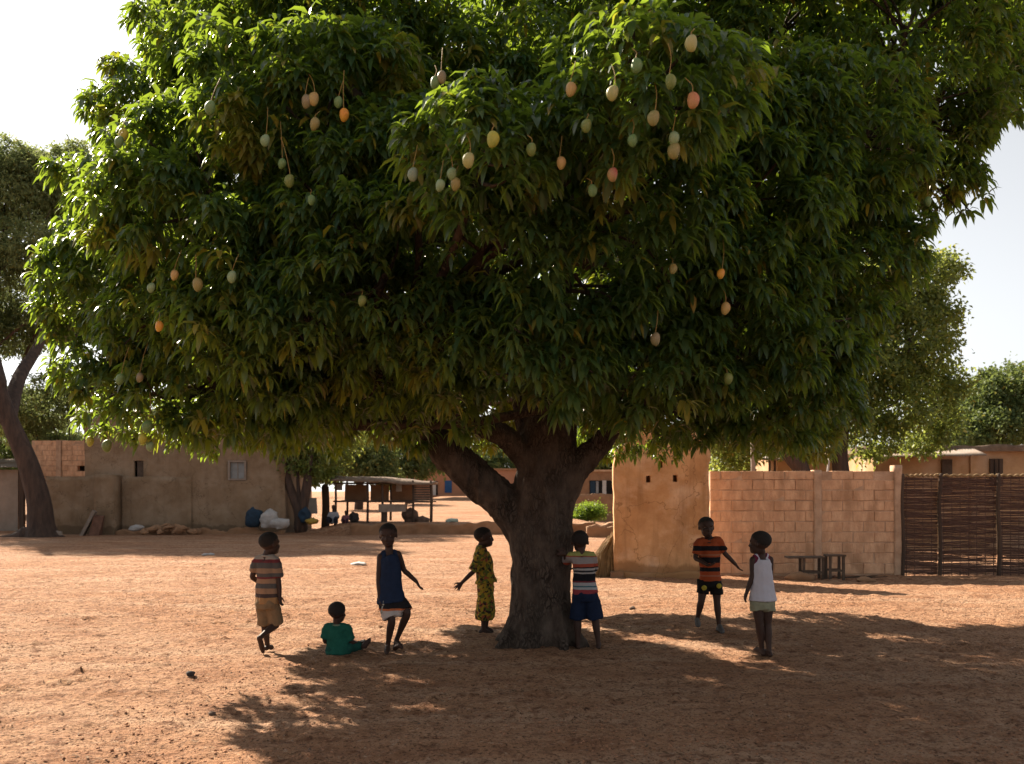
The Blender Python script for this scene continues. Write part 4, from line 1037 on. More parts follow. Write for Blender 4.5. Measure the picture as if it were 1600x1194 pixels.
# (px, py, colour, stalk pixels, label)
MANG = [
 (329, 169, 'green', 40, 'green mango hanging alone in the upper part of the crown, far from other fruit'),
 (478, 159, 'rosy', 30, 'dull rosy mango touching a paler twin beside the bare diagonal branch'),
 (491, 155, 'peach', 36, 'peach-grey mango touching a dull rosy twin beside the bare diagonal branch'),
 (491, 194, 'tan', 14, 'orange-brown mango just below the touching pair near the bare branch'),
 (529, 160, 'green', 30, 'green mango half hidden behind the bright orange one near the bare branch'),
 (537, 180, 'orange', 60, 'bright orange-yellow mango on a long stalk near the bare diagonal branch'),
 (415, 220, 'pale', 50, 'pale grey-green mango, topmost of the descending row of three'),
 (440, 256, 'green', 60, 'green mango in the middle of the descending row of three'),
 (453, 283, 'olive', 60, 'olive mango, lowest and largest of the descending row of three'),
 (486, 313, 'green', 14, 'dim green mango in shade below the descending row of three'),
 (691, 121, 'rosy', 40, 'purplish mango touching a green one above the bare diagonal branch'),
 (679, 129, 'green', 20, 'small green mango touching a purplish one above the bare branch'),
 (646, 273, 'grey', 42, 'greyish mango on a curved stalk below the end of the bare branch'),
 (687, 290, 'pale', 36, 'small pale mango, first in the cluster of three beside the cream mango'),
 (707, 272, 'pale', 40, 'pale mango, uppermost in the cluster of three beside the cream mango'),
 (711, 288, 'tan', 20, 'tan mango, lowest in the cluster of three beside the cream mango'),
 (733, 251, 'cream', 32, 'large cream mango hanging under the sunlit drooping leaves'),
 (769, 218, 'yellow', 20, 'yellow-green mango tucked under the sunlit drooping leaves'),
 (831, 234, 'olive', 16, 'small olive mango between the cream and the orange-cream mango'),
 (876, 255, 'peach', 36, 'glossy peach-cream mango above and away from the pink one'),
 (958, 273, 'pink', 32, 'pink-red blushed mango, the only red one at mid crown'),
 (925, 298, 'green', 14, 'dim green mango just below and beside the pink-red one'),
 (917, 197, 'olive', 14, 'dark olive mango shaded among leaves under the sunlit bough'),
 (891, 140, 'peach', 40, 'small pinkish mango at the outer end of the sunlit bough'),
 (958, 146, 'cream', 40, 'cream-pink mango hanging from the middle of the sunlit bough'),
 (994, 103, 'green', 22, 'large pale green mango high in the sunlit bough'),
 (1081, 68, 'cream', 16, 'large cream-peach mango, highest of all on the sunlit bough'),
 (1047, 128, 'olive', 50, 'olive mango below the sunlit bough, above the coral one'),
 (1022, 185, 'tan', 54, 'tan-orange mango on a long straight stalk under the sunlit bough'),
 (1082, 157, 'coral', 28, 'coral mango hanging below the highest cream-peach mango'),
 (989, 220, 'green', 30, 'small green mango on a forked stalk above the pink-red one'),
 (1052, 217, 'pale', 36, 'grey-green mango, upper of a touching vertical pair'),
 (1054, 236, 'tan', 10, 'tan mango, lower of a touching vertical pair'),
 (1051, 420, 'tan', 14, 'tan mango beside the large orange one over the plastered wall'),
 (1127, 428, 'orange', 50, 'large orange mango on a long stalk above the plastered wall'),
 (1133, 482, 'peach', 26, 'large peach mango directly below the large orange one'),
 (1025, 530, 'rosy', 36, 'rosy-brown mango low in the crown above the plastered wall'),
 (1137, 592, 'olive', 12, 'olive mango low at the crown fringe above the block wall'),
 (1450, 315, 'green', 40, 'green mango against the open sky at the crown edge'),
 (272, 430, 'peach', 34, 'peach mango, first of the row of fruit above the bright orange one'),
 (237, 450, 'pale', 12, 'pale green mango next to the peach one above the bright orange one'),
 (308, 445, 'tan', 38, 'orange-tan mango between the peach and the grey-green one'),
 (363, 433, 'pale', 30, 'large grey-green mango at the inner end of the row'),
 (248, 510, 'orange', 16, 'small bright orange mango over the grey house side of the crown'),
 (188, 593, 'green', 44, 'green mango beside the rosy one low over the block house'),
 (218, 590, 'rosy', 50, 'rosy-tan mango low in the crown over the block house'),
 (231, 667, 'green', 44, 'green mango on a long stalk at the lowest golden leaves'),
 (140, 690, 'yellow', 18, 'yellow-green mango hanging lowest nearest the acacia trunk'),
 (168, 697, 'olive', 14, 'olive mango hanging lowest, next to the one nearest the acacia'),
 (222, 686, 'yellow', 16, 'yellow mango among the lowest cluster over the house pilaster'),
 (235, 698, 'pale', 14, 'small pale mango, lowest of the cluster over the house pilaster'),
 (192, 211, 'yellow', 20, 'yellow-green mango at the sunlit crown edge against the sky'),
 (187, 222, 'green', 12, 'green mango just under the yellow-green one at the crown edge'),
 (565, 470, 'olive', 10, 'dim olive mango alone in the shaded lower crown'),
]
allp = V.reshape(-1, 3); apx = 800 + F * allp[:, 0] / allp[:, 1]; apy = HOR - F * (allp[:, 2] - CAMH) / allp[:, 1]
for k, (px, py, colr, stalk, lab) in enumerate(MANG):
    sel = (np.abs(apx - px) < 15) & (np.abs(apy - py) < 19)
    dd = np.sort(allp[sel, 1]) if sel.any() else np.array([9.3])
    d = dd[min(1, len(dd) - 1)] - .045
    if len(dd) > 40 and dd[4] - dd[0] > .5: d = dd[4] - .06
    d = min(d, 9.9)
    sc_ = rr.uniform(.84, 1.18) * (1.12 if d > 8.6 else 1.0) * .80
    if lab.startswith('small') or lab.startswith('dim'): sc_ *= .88
    p = P(px, py, d)
    e = empty('mango', tuple(p), lab, 'mango', 'mangoes hanging in the tree')
    e.rotation_euler = (rr.uniform(-.12, .12), rr.uniform(-.15, .15), rr.uniform(-.6, .6)); e.scale = (sc_,) * 3
    obj_from('fruit', mango_me[(colr, k % 2)], e)
    ln = stalk / (F / d) / sc_
    a = rr.uniform(-.2, .2)
    MB().tube([(0, 0, .050), (.004, 0, .075), (ln * a * .5 + .01, .01, .05 + ln * .55), (ln * a, .05, .05 + ln)], [.0045, .0032, .003, .0036], 3, 5).build('stalk', M['stalk'], e, True)

# ------------------------------------------------------------------ other trees
def small_leaf_tree(name, label, base, trunk_paths, lobes, mat, bark, n_leaf, size, seed, flat=1.0, group=None, aspect=.55, shell=.55, spray=False, twig=3, d0flat=.5):
    r = np.random.default_rng(seed)
    root = empty(name, tuple(base), label, 'tree', group); B = np.array(base, float)
    mb = MB()
    for pts, rad in trunk_paths: mb.tube([np.array(p) - B for p in pts], rad, 4, 10)
    cl = [np.array(c) for c, rd in lobes]
    mb.build('trunk', bark, root, True)
    ends = [np.array(p[-1]) for p, _ in trunk_paths]
    tb = MB()
    for c, rd in lobes:
        c = np.array(c); f0 = min(ends, key=lambda q: np.linalg.norm(q - c))
        tb.tube([f0 - B, (f0 + c) / 2 - B + r.normal(0, .12, 3) * rd, c - B], [.07 * min(1, rd), .05 * min(1, rd), .02], 4, 6)
        for k in range(twig):
            q = unit(r.normal(0, 1, 3)); tb.tube([c - B, c + q * rd * .5 - B + np.array([0, 0, .1]), c + q * rd * .9 - B], [.03 * min(1, rd), .02 * min(1, rd), .008], 2, 5)
    tb.build('branches', bark, root, True)
    wts = np.array([rd ** 2 for c, rd in lobes]); wts = wts / wts.sum()
    P_, Q_ = [], []
    for (c, rd), w in zip(lobes, wts):
        n = int(n_leaf * w); nc = max(12, int(n / 22))
        q = unit(r.normal(0, 1, (nc, 3))); rad = rd * (shell + (1 - shell) * r.random(nc) ** .5) * (1 + .25 * vnoise(q * 2.2 + np.array(c), seed))
        cc = np.array(c) + q * rad[:, None] * np.array([1, 1, flat])
        ii = r.integers(0, nc, n)
        if spray:      # flat feathery sprays
            sd = unit(q + r.normal(0, .5, q.shape)); sd[:, 2] *= .35
            off = sd[ii] * (r.normal(0, .5, n) * rd * .38)[:, None] + r.normal(0, .085, (n, 3)) * np.array([1, 1, .45])
        else: off = r.normal(0, .15 * min(1.4, max(.7, rd)), (n, 3))
        P_.append(cc[ii] + off); Q_.append(q[ii])
    p = np.concatenate(P_); q = np.concatenate(Q_); n = len(p)
    dr = unit(q * .5 + r.normal(0, .8, (n, 3))); L = size * r.uniform(.7, 1.3, n); W = L * aspect
    sd = unit(np.cross(dr, r.normal(0, 1, (n, 3))))
    Vv = np.empty((n, 4, 3)); Vv[:, 0] = p; Vv[:, 1] = p + dr * (L * .5)[:, None] + sd * (W / 2)[:, None]; Vv[:, 2] = p + dr * L[:, None]; Vv[:, 3] = p + dr * (L * .5)[:, None] - sd * (W / 2)[:, None]
    Vv[:, 2, 2] -= L * .25
    o = mesh_obj('crown', Vv.reshape(-1, 3) - B, np.arange(n * 4).reshape(n, 4), mat, root)
    at = o.data.attributes.new('tint', 'FLOAT_COLOR', 'POINT'); c = np.zeros((n, 4, 4), np.float32)
    c[:, :, 0] = r.random((n, 1)); c[:, :, 1] = (r.random((n, 1)) < .04) * .5; c[:, :, 3] = 1
    at.data.foreach_set('color', c.ravel()); o['kind'] = 'stuff'
    return root

# leaning acacia at the edge of the frame
da = 34.5
def A(px, py, dd=0): return P(px, py, da + dd)
ac = small_leaf_tree('acacia_tree', 'tall feathery acacia with dark leaning trunk at the yard edge', (PX(62, da), da, 0),
    [([A(66, 846), A(64, 820), A(60, 780), A(42, 720), A(16, 660), A(-5, 600)], [.66, .46, .40, .35, .30, .25]),
     ([A(12, 655), A(30, 590, 2), A(60, 540, 4), A(85, 470, 6)], [.3, .24, .18, .1]),
     ([A(-5, 600), A(-20, 500, 3), A(0, 400, 6)], [.34, .24, .14]), ([A(-5, 600), A(-70, 520), A(-120, 400)], [.3, .2, .1]),
     ([A(40, 838), A(20, 842), A(-10, 842)], [.35, .2, .05]), ([A(75, 838), A(92, 842), A(105, 843)], [.35, .2, .05])],
    [(A(20, 300, 6.5), 2.22), (A(90, 290, 7.5), 1.99), (A(-60, 320, 6.5), 2.57), (A(60, 390, 5.5), 1.87), (A(-30, 430, 6.5), 2.57), (A(110, 400, 8.0), 1.75), (A(90, 500, 7.5), 1.75), (A(20, 520, 8.0), 1.87), (A(-90, 500, 6.5), 2.57),
     (A(150, 330, 8.5), 1.75), (A(120, 600, 8.0), 1.52), (A(70, 640, 8.5), 1.64), (A(150, 500, 8.5), 1.87), (A(160, 640, 8.5), 1.29), (A(10, 640, 9.0), 1.75), (A(-60, 620, 7.5), 1.99), (A(180, 420, 9.0), 1.99), (A(45, 262, 6.5), 1.29), (A(10, 250, 6.5), 1.40), (A(120, 250, 7.5), 1.17), (A(110, 700, 8.7), 1.05), (A(60, 690, 8.9), 1.05)],
    M['leaf_ac'], M['bark2'], 200000, .155, 5, .55, aspect=.38, spray=True, twig=6)

def G3(px, py, d): return tuple(P(px, py, d))
# small forked tree beside the grey house
small_leaf_tree('forked_tree', 'small dark forked tree beside the grey house corner', (PX(470, 37.2), 37.2, 0.0),
    [([G3(470, 826, 37.2), G3(468, 800, 37.2), G3(458, 775, 37.2), G3(447, 740, 37.2), G3(440, 690, 37.2)], [.26, .22, .17, .15, .1]),
     ([G3(470, 815, 37.2), G3(474, 790, 37.2), G3(480, 755, 37.2), G3(486, 700, 37.2)], [.2, .19, .17, .1]), ([G3(469, 790, 37.2), G3(466, 760, 37.2), G3(464, 720, 37.2)], [.1, .07, .05])],
    [(G3(468, 715, 37.4), .8), (G3(500, 725, 37.6), .7), (G3(455, 680, 37.4), 1.1), (G3(510, 690, 38.2), 1.0), (G3(530, 715, 39), .6), (G3(480, 650, 37.5), 1.3), (G3(540, 670, 39), 1.1)],
    M['leaf_bg'], M['bark2'], 16000, .13, 6, .8)
# trees behind the block wall
small_leaf_tree('neem_tree', 'broad bushy tree behind the block wall, right of the mango crown', (PX(1316, 23.5), 23.5, 0.0),
    [([G3(1318, 860, 23.5), G3(1316, 760, 23.5), G3(1312, 700, 23.5), G3(1325, 620, 23.8), G3(1350, 540, 24)], [.24, .21, .19, .15, .1]), ([G3(1312, 700, 23.5), G3(1270, 620, 23.8), G3(1250, 560, 24)], [.16, .11, .07]), ([G3(1320, 640, 23.8), G3(1390, 590, 24), G3(1420, 540, 24)], [.13, .1, .06])],
    [(G3(1400, 405, 24.2), .7), (G3(1455, 490, 24.4), .6), (G3(1485, 600, 24.6), .45), (G3(1470, 410, 24.6), .4), (G3(1380, 470, 24), 1.0), (G3(1440, 440, 24.4), .75), (G3(1320, 480, 24.5), 1.1), (G3(1420, 540, 24), .95), (G3(1350, 570, 23.6), .95), (G3(1280, 560, 24), 1.0), (G3(1400, 630, 23.8), .85), (G3(1300, 650, 23.4), .75), (G3(1450, 600, 24.6), .8), (G3(1370, 680, 24), .62), (G3(1440, 680, 25), .6), (G3(1235, 640, 24), .8), (G3(1490, 425, 24.6), .28), (G3(1478, 520, 24.6), .4), (G3(1260, 460, 25), 1.2), (G3(1475, 660, 25), .5)],
    M['leaf_bg'], M['bark2'], 52000, .115, 7, .85)
small_leaf_tree('neem_tree', 'leaning tree behind the block wall beside the slanting pole', (PX(1262, 23.0), 23.0, 0.0),
    [([G3(1268, 860, 23), G3(1255, 745, 23), G3(1236, 712, 23), G3(1205, 660, 23.2), G3(1180, 600, 23.4)], [.23, .2, .19, .16, .1])],
    [(G3(1180, 640, 23.6), .85), (G3(1130, 660, 24), .8), (G3(1220, 670, 23.2), .6), (G3(1150, 700, 24.5), .6), (G3(1200, 580, 24), 1.0), (G3(1120, 600, 25), 1.1), (G3(1250, 690, 24), .5), (G3(1140, 725, 25.5), .5)],
    M['leaf_bg'], M['bark2'], 26000, .115, 8, .85)
# far trees
FT = [('far_tree', 'pale green rounded tree beyond the long tan house', (1560, 48), [(1530, 640, 48, 1.4), (1575, 620, 48, 1.6), (1600, 660, 47, 1.4), (1550, 680, 46.5, 1.2), (1510, 675, 47, 1.1), (1500, 640, 49, 1.0), (1630, 610, 49, 1.8), (1580, 590, 49, .7), (1485, 690, 46, .9), (1545, 600, 48, .7)], 26000, .20),
      ('far_tree', 'far pale tree above the market stall roof', (560, 66), [(545, 720, 66, 1.5), (580, 715, 66, 1.7), (560, 690, 67, 1.8), (525, 705, 67, 1.6), (600, 735, 66, 1.1)], 12000, .26),
      ('far_tree', 'far green tree between the stall and terracotta house', (640, 78), [(625, 712, 78, 2.0), (660, 715, 78, 2.0), (640, 690, 79, 2.2), (610, 735, 77, 1.4), (680, 700, 80, 2.0)], 12000, .30),
      ('far_tree', 'far tree rising behind the terracotta house', (745, 104), [(730, 735, 104, 2.2), (765, 725, 104, 2.8), (790, 740, 104, 2.3), (745, 712, 105, 2.5), (710, 722, 106, 2.2), (800, 715, 105, 2.6)], 14000, .38),
      ('far_tree', 'far tree over the brown house right of the trunk', (930, 74), [(915, 720, 74, 1.7), (945, 712, 74, 1.9), (930, 690, 75, 2.0), (960, 730, 74, 1.4), (895, 735, 75, 1.3), (985, 700, 75, 1.8)], 12000, .28)]
for k, (nm, lab, (bx_, bd), lobs, nlf, sz) in enumerate(FT):
    zb = gh(PX(bx_, bd), bd); b0 = (PX(bx_, bd), bd, zb); top = G3(bx_, lobs[0][1], bd)
    small_leaf_tree(nm, lab, b0, [([(b0[0], b0[1], zb - .2), (b0[0] + .1, b0[1], (zb + top[2]) / 2), top], [.32, .25, .14])], [(G3(a, b, c), r) for a, b, c, r in lobs], M['leaf_far'], M['bark2'], nlf, sz, 20 + k, .85, group='far trees')
r = random.Random(8)
k = 0
for px, d, h, lab in ((690, 150, 7, 'distant tree between limb and terracotta roof'), (590, 140, 7, 'distant tree beyond the market stall'), (480, 120, 6, 'distant tree past the grey house corner'), (860, 150, 8, 'distant tree hidden mostly by the mango trunk'), (1000, 130, 8, 'distant tree behind the tall plastered wall'), (1130, 60, 6, 'tree behind the wall beside the upright pole'), (1480, 75, 6, 'distant tree over the tin sheets'), (-30, 56, 6, 'tree behind the shed at the picture edge'), (50, 60, 6, 'tree behind the unplastered block house'), (130, 66, 6, 'tree behind the grey house roof')):
    zb = gh(PX(px, d), d); b0 = (PX(px, d), d, zb)
    lobs = [((b0[0] + r.uniform(-3, 3), d + r.uniform(-2, 2), zb + h * r.uniform(.45, .85)), h * .3) for _ in range(5)]
    small_leaf_tree('far_tree', lab, b0, [([(b0[0], d, zb - .3), (b0[0], d, zb + h * .3), (b0[0] + .2, d, zb + h * .55)], [.3, .25, .15])], lobs, M['leaf_far'], M['bark2'], 7000, .42 if d > 100 else .28, 60 + k, .8, group='far trees'); k += 1
# bright bush
def bush(name, label, px, d, lobs, mat, n, size, seed):
    z = PZ(lobs[0][1], d); b0 = (PX(px, d), d, gh(PX(px, d), d))
    small_leaf_tree(name, label, b0, [([b0, (b0[0] + .05, d, b0[2] + .3), G3(px + 2, lobs[0][1], d)], [.05, .04, .03])], [(G3(a, b, d), r) for a, b, r in lobs], mat, M['bark2'], n, size, seed, .8)['category'] = 'bush'
bush('bush', 'bright yellow-green bush in front of the compound wall', 918, 42.5, [(924, 799, .42), (905, 806, .36), (934, 798, .30), (913, 798, .32), (898, 812, .28)], M['leaf_bush'], 5200, .09, 31)

# ------------------------------------------------------------------ people
def trim_mat(main, edge, pts, rad):
    """cloth with a sewn edging of another colour round the armholes and the neck"""
    m, nt, b = new_mat('edged_cloth'); L = nt.links
    b.inputs['Roughness'].default_value = .92; b.inputs['Specular IOR Level'].default_value = .15
    tc = N(nt, 'ShaderNodeTexCoord'); cur = None
    for p, r_ in zip(pts, rad):
        dn = N(nt, 'ShaderNodeVectorMath', operation='DISTANCE'); L.new(tc.outputs['Object'], dn.inputs[0]); dn.inputs[1].default_value = tuple(p)
        lt = N(nt, 'ShaderNodeMath', operation='LESS_THAN'); L.new(dn.outputs['Value'], lt.inputs[0]); lt.inputs[1].default_value = r_
        if cur is None: cur = lt.outputs[0]
        else:
            mxn = N(nt, 'ShaderNodeMath', operation='MAXIMUM'); L.new(cur, mxn.inputs[0]); L.new(lt.outputs[0], mxn.inputs[1]); cur = mxn.outputs[0]
    x = N(nt, 'ShaderNodeMix', data_type='RGBA'); L.new(cur, x.inputs[0]); x.inputs[6].default_value = c4(main); x.inputs[7].default_value = c4(edge)
    L.new(x.outputs[2], b.inputs['Base Color'])
    return m
def R3(axis, a):
    return np.array(Matrix.Rotation(a, 3, axis))
def person(label, base, d, J, head, face_yaw, parts, face_pitch=0., head_roll=0., k=1.0, hands=None, toes=None, shoes=None, seat=False):
    """J: joint -> (px, py, depth offset); head: (px, py) of its centre; face_yaw 0 looks at the camera, 90 to picture right, 180 away"""
    bx_, by_ = base; s = F / d; X0 = PX(bx_, d); z0 = gh(X0, d)
    root = empty('person', (X0, d, z0), label, 'person', 'children under the mango tree')
    def W(p):
        dy = p[2] if len(p) > 2 else 0.
        return np.array([(p[0] - bx_) / s, dy, max((by_ - p[1]) / s, .0)])
    j = {n: W(p) for n, p in J.items()}
    sh = (j['shl'] + j['shr']) / 2; hp = (j['hipl'] + j['hipr']) / 2
    u = unit(j['shr'] - j['shl']); up_ = unit(sh - hp); fv = unit(np.cross(up_, u)); hu = unit(j['hipr'] - j['hipl'] + 1e-6)
    hu = unit(hu * .5 + u * .5)
    def mixu(t): return unit(hu * (1 - t) + u * t)
    def torso(mb, grow=0., bottom=-.06, top=1.0, flare=0.):
        H = np.linalg.norm(sh - hp)
        prof = [(-.06 / H, .088, .07), (0, .104, .082), (.22, .098, .076), (.45, .094, .073), (.7, .104, .077), (.88, .108, .072), (.97, .088, .058), (1.06, .05, .045), (1.16, .036, .038)]
        hw = np.linalg.norm(j['shr'] - j['shl']) / 2
        rings = []
        for t, a, b in prof:
            if t > top: continue
            f = (.115 and hw / .125) if t > .6 else 1.0
            f = 1 + (f - 1) * min(1, max(0, (t - .4) / .4)) * .8
            c = hp + (sh - hp) * t
            rings.append((c, mixu(min(1, max(0, t))), np.cross(mixu(min(1, max(0, t))), up_), (a * f + grow) * k, (b + grow) * k))
        if grow:
            c0 = hp + up_ * bottom
            rings = [(c0, hu, np.cross(hu, up_), (.108 + grow + flare) * k, (.086 + grow + flare) * k)] + [r_ for r_ in rings if np.dot(r_[0] - c0, up_) > .03]
        mb.loft(rings)
    # --- body
    mb = MB(); torso(mb)
    hc = W((head[0], head[1], head[2] if len(head) > 2 else 0))
    Rm = R3('Z', math.radians(face_yaw)) @ R3('Y', head_roll) @ R3('X', face_pitch)   # local face = -y
    hb_ = k; k = k * 1.13
    def Hh(x, y, z, k=k): return hc + Rm @ np.array([x, -y, z]) * k
    mb.tube([hp + (sh - hp) * .97, hp + (sh - hp) * 1.1, Hh(0, -.012, -.055)], [.042 * k, .036 * k, .036 * k], 3, 10)
    mb.ell(Hh(0, -.012, .022), (.075 * k, .090 * k, .077 * k), Rm, 18, 12)
    mb.ell(Hh(0, .022, -.035), (.056 * k, .062 * k, .066 * k), Rm, 16, 10)
    mb.ell(Hh(0, .052, -.070), (.032 * k, .030 * k, .024 * k), Rm, 12, 8)
    mb.ell(Hh(0, .084, -.026), (.015 * k, .016 * k, .014 * k), Rm, 10, 7)
    mb.tube([Hh(0, .074, .012), Hh(0, .086, -.022)], [.008 * k, .010 * k], 1, 8)
    mb.ell(Hh(0, .077, -.054), (.021 * k, .012 * k, .0065 * k), Rm, 10, 7)
    mb.ell(Hh(0, .074, -.065), (.019 * k, .012 * k, .0065 * k), Rm, 10, 7)
    for sx in (-1, 1):
        mb.ell(Hh(.073 * sx, -.006, -.008), (.0085 * k, .016 * k, .023 * k), Rm @ R3('Z', -.35 * sx), 10, 8)
        mb.tube([Hh(.012 * sx, .074, .016), Hh(.044 * sx, .062, .018)], [.009 * k, .008 * k], 1, 7)
        mb.ell(Hh(.036 * sx, .055, -.03), (.02 * k, .018 * k, .018 * k), Rm, 8, 6)
    hk = k; k = hb_
    for sd in ('l', 'r'):
        a, e, w, h = j['sh' + sd], j['el' + sd], j['wr' + sd], j['ha' + sd]
        a = a - up_ * .022
        mb.tube([a, a + (e - a) * .45, e, e + (w - e) * .35, w], [.038 * k, .034 * k, .027 * k, .027 * k, .019 * k], 3, 10)
        hd = unit(h - w); hand = (hands or {}).get(sd, 'relax')
        ref = fv if hand != 'spread' else np.array([0, 1., 0])
        pn = unit(ref - hd * ref.dot(hd)) if abs(ref.dot(hd)) < .95 else unit(np.cross(hd, u))   # palm normal-ish
        if hand != 'spread': pn = unit(np.cross(hd, fv)) if np.linalg.norm(np.cross(hd, fv)) > .2 else pn
        sidev = np.cross(hd, pn)
        pl = .052 * k
        mb.loft([(w - hd * .004, sidev, pn, .018 * k, .015 * k), (w + hd * pl * .35, sidev, pn, .026 * k, .014 * k), (w + hd * pl * .8, sidev, pn, .030 * k, .013 * k), (w + hd * pl * 1.08, sidev, pn, .027 * k, .010 * k)])
        curl = {'relax': .55, 'spread': .12, 'grip': 1.1}[hand]; fan = .34 if hand == 'spread' else .07
        for q, (o_, fl) in enumerate(((-.021, .046), (-.0075, .054), (.0075, .050), (.021, .040))):
            b0 = w + hd * pl + sidev * o_ * k; dr = unit(hd + sidev * (o_ / .021) * fan)
            p1 = b0 + (dr * math.cos(curl * .4) + pn * math.sin(curl * .4)) * fl * .5 * k
            p2 = p1 + (dr * math.cos(curl * 1.2) + pn * math.sin(curl * 1.2)) * fl * .5 * k
            mb.tube([b0 - hd * .01, p1, p2], [.0082 * k, .0075 * k, .0062 * k], 2, 7)
        tb_ = w + hd * pl * .3 - sidev * .02 * k; td = unit(hd * .7 - sidev * .75 + pn * .25)
        mb.tube([tb_, tb_ + td * .03 * k, tb_ + (td + hd * .3) * .05 * k], [.0105 * k, .009 * k, .007 * k], 2, 7)
    for sd in ('l', 'r'):
        h_, kn, an, to = j['hip' + sd], j['kn' + sd], j['an' + sd], j['to' + sd]
        mb.tube([h_ + (kn - h_) * .06, h_ + (kn - h_) * .5, kn, kn + (an - kn) * .32, kn + (an - kn) * .75, an], [.062 * k, .053 * k, .039 * k, .040 * k, .027 * k, .024 * k], 3, 11)
        fd = unit(to - an); hl = an - np.array([fd[0], fd[1], 0]) * .03
        if not seat and (an[2] < .12): hl[2] = .026
        ball = an + (to - an) * .7
        mb.tube([an, hl], [.024 * k, .026 * k], 1, 9)
        mb.tube([hl, (hl + ball) / 2 + np.array([0, 0, .008]), ball, to], [.026 * k, .027 * k, .028 * k, .017 * k], 3, 9)
        mb.tube([an, an + (to - an) * .5], [.025 * k, .024 * k], 1, 9)
        if shoes:
            sm2 = MB(); off = np.array([0, 0, -.004])
            sm2.tube([hl + off, (hl + ball) / 2 + off, ball + off, to + off + fd * .008], [.031 * k, .030 * k, .034 * k, .025 * k], 3, 10)
            sm2.tube([an + (ball - an) * .3 + np.array([0, 0, .012]), ball + np.array([0, 0, .01])], [.027, .026], 1, 9)
            remeshed(sm2, 'sandal', shoes, root, .006, 2)
    remeshed(mb, 'body', M['skin'], root, .0055, 2, factor=.45)
    # hair cap and eyes
    k = hk
    hb = MB().ell(Hh(0, -.014, .028), (.0785 * k, .0925 * k, .077 * k), Rm, 26, 18)
    v = np.array(hb.v); loc = (v - hc) @ Rm / k      # head-local: face towards -y
    keep = loc[:, 2] > np.interp(loc[:, 1], [-.09, -.035, -.01, .02, .05], [.060, .048, .020, -.004, -.040])
    f = [q for q in hb.f if all(keep[i] for i in q)]
    v = v + (vnoise(v * 180, 3)[:, None] * .0018)
    mesh_obj('hair', v, f, M['hair'], root, True)
    for sx in (-1, 1):
        MB().ell(Hh(.029 * sx, .0655, .0), (.0085 * k, .0072 * k, .0045 * k), Rm, 10, 8).build('eye', M['eye'], root, True)
        MB().ell(Hh(.029 * sx, .0715, .0), (.0046 * k, .0026 * k, .0044 * k), Rm, 8, 6).build('pupil', M['hair'], root, True)
    k = hb_
    def cloth_disp(amp, seed):
        def f_(v, n):
            return amp * (vnoise(v * np.array([16, 16, 5.]) + seed, seed) + .6 * vnoise(v * np.array([9, 9, 14.]) + seed, seed + 1)) + .35 * amp * vnoise(v * 45, seed + 2)
        return f_
    # --- clothes
    for nm, spec in parts:
        mb = MB()
        if spec.get('trim'): spec['mat'] = trim_mat(spec['mat'], spec['trim'], [j['shl'] - up_ * .02, j['shr'] - up_ * .02, hp + (sh - hp) * 1.08], [.055, .055, .056])
        if spec['type'] == 'top':
            torso(mb, spec.get('grow', .016), spec.get('bottom', -.05), .99 if not spec.get('tank') else .97, spec.get('flare', .0))
            for sd in ('l', 'r'):
                a, e, w = j['sh' + sd], j['el' + sd], j['wr' + sd]; fr = spec.get('sleeve', .6)
                if spec.get('tank'):
                    c_ = hp + (sh - hp) * 1.0; a2 = a * .62 + c_ * .38
                    mb.tube([a2 - up_ * .05 + fv * .0, a2 + up_ * .004, c_ * .3 + a2 * .7 + up_ * .006], [.045 * k, .040 * k, .030 * k], 3, 10)
                else:
                    a = a - up_ * .018
                    if fr <= 1: pth = [hp + (sh - hp) * .98, a, a + (e - a) * fr * .6, a + (e - a) * fr]; rd = [.05, .049, .049, .051]
                    else: pth = [hp + (sh - hp) * .98, a, a + (e - a) * .6, e, e + (w - e) * (fr - 1)]; rd = [.05, .048, .043, .041, .037]
                    mb.tube(pth, [q * k * spec.get('sl', 1.) for q in rd], 3, 12, False)
            o = remeshed(mb, nm, spec['mat'], root, .009, 3, cloth_disp(spec.get('amp', .0075) * 1.3, int(bx_) % 17))
            nb = hp + (sh - hp) * 1.045
            if spec.get('collar'):
                t_ = []
                for q in range(15):
                    a_ = 2 * math.pi * q / 14; t_.append(nb + up_ * (.012 - .012 * math.cos(a_ + 1.57) * 0) + (u * math.cos(a_) * .052 + fv * math.sin(a_) * .048) * k)
                MB().tube(t_, [.009] * 15, 1, 6, False).build('collar', spec['collar'], o, True)
        elif spec['type'] == 'shorts':
            H = np.linalg.norm(sh - hp); g = spec.get('grow', .012)
            cs = np.cross(hu, up_)
            mb.loft([(hp - up_ * .075, hu, cs, (.10 + g) * k, (.082 + g) * k), (hp - up_ * .02, hu, cs, (.112 + g) * k, (.090 + g) * k), (hp + up_ * .03, hu, cs, (.106 + g * .4) * k, (.084 + g * .4) * k), (hp + up_ * .06, hu, cs, (.094) * k, (.076) * k)])
            for sd in ('l', 'r'):
                h_, kn, an = j['hip' + sd], j['kn' + sd], j['an' + sd]; fr = spec.get('leg', .8); rr_ = spec.get('r', .072)
                if fr <= 1: mb.tube([h_, h_ + (kn - h_) * fr * .5, h_ + (kn - h_) * fr], [.072 * k, rr_ * k, rr_ * 1.06 * k], 3, 12, False)
                else: mb.tube([h_, h_ + (kn - h_) * .5, kn, kn + (an - kn) * (fr - 1)], [.072 * k, rr_ * k, rr_ * .85 * k, rr_ * .8 * k], 3, 12, False)
            remeshed(mb, nm, spec['mat'], root, .009, 3, cloth_disp(spec.get('amp', .0075) * 1.2, int(bx_) % 13 + 20))
        elif spec['type'] == 'skirt':
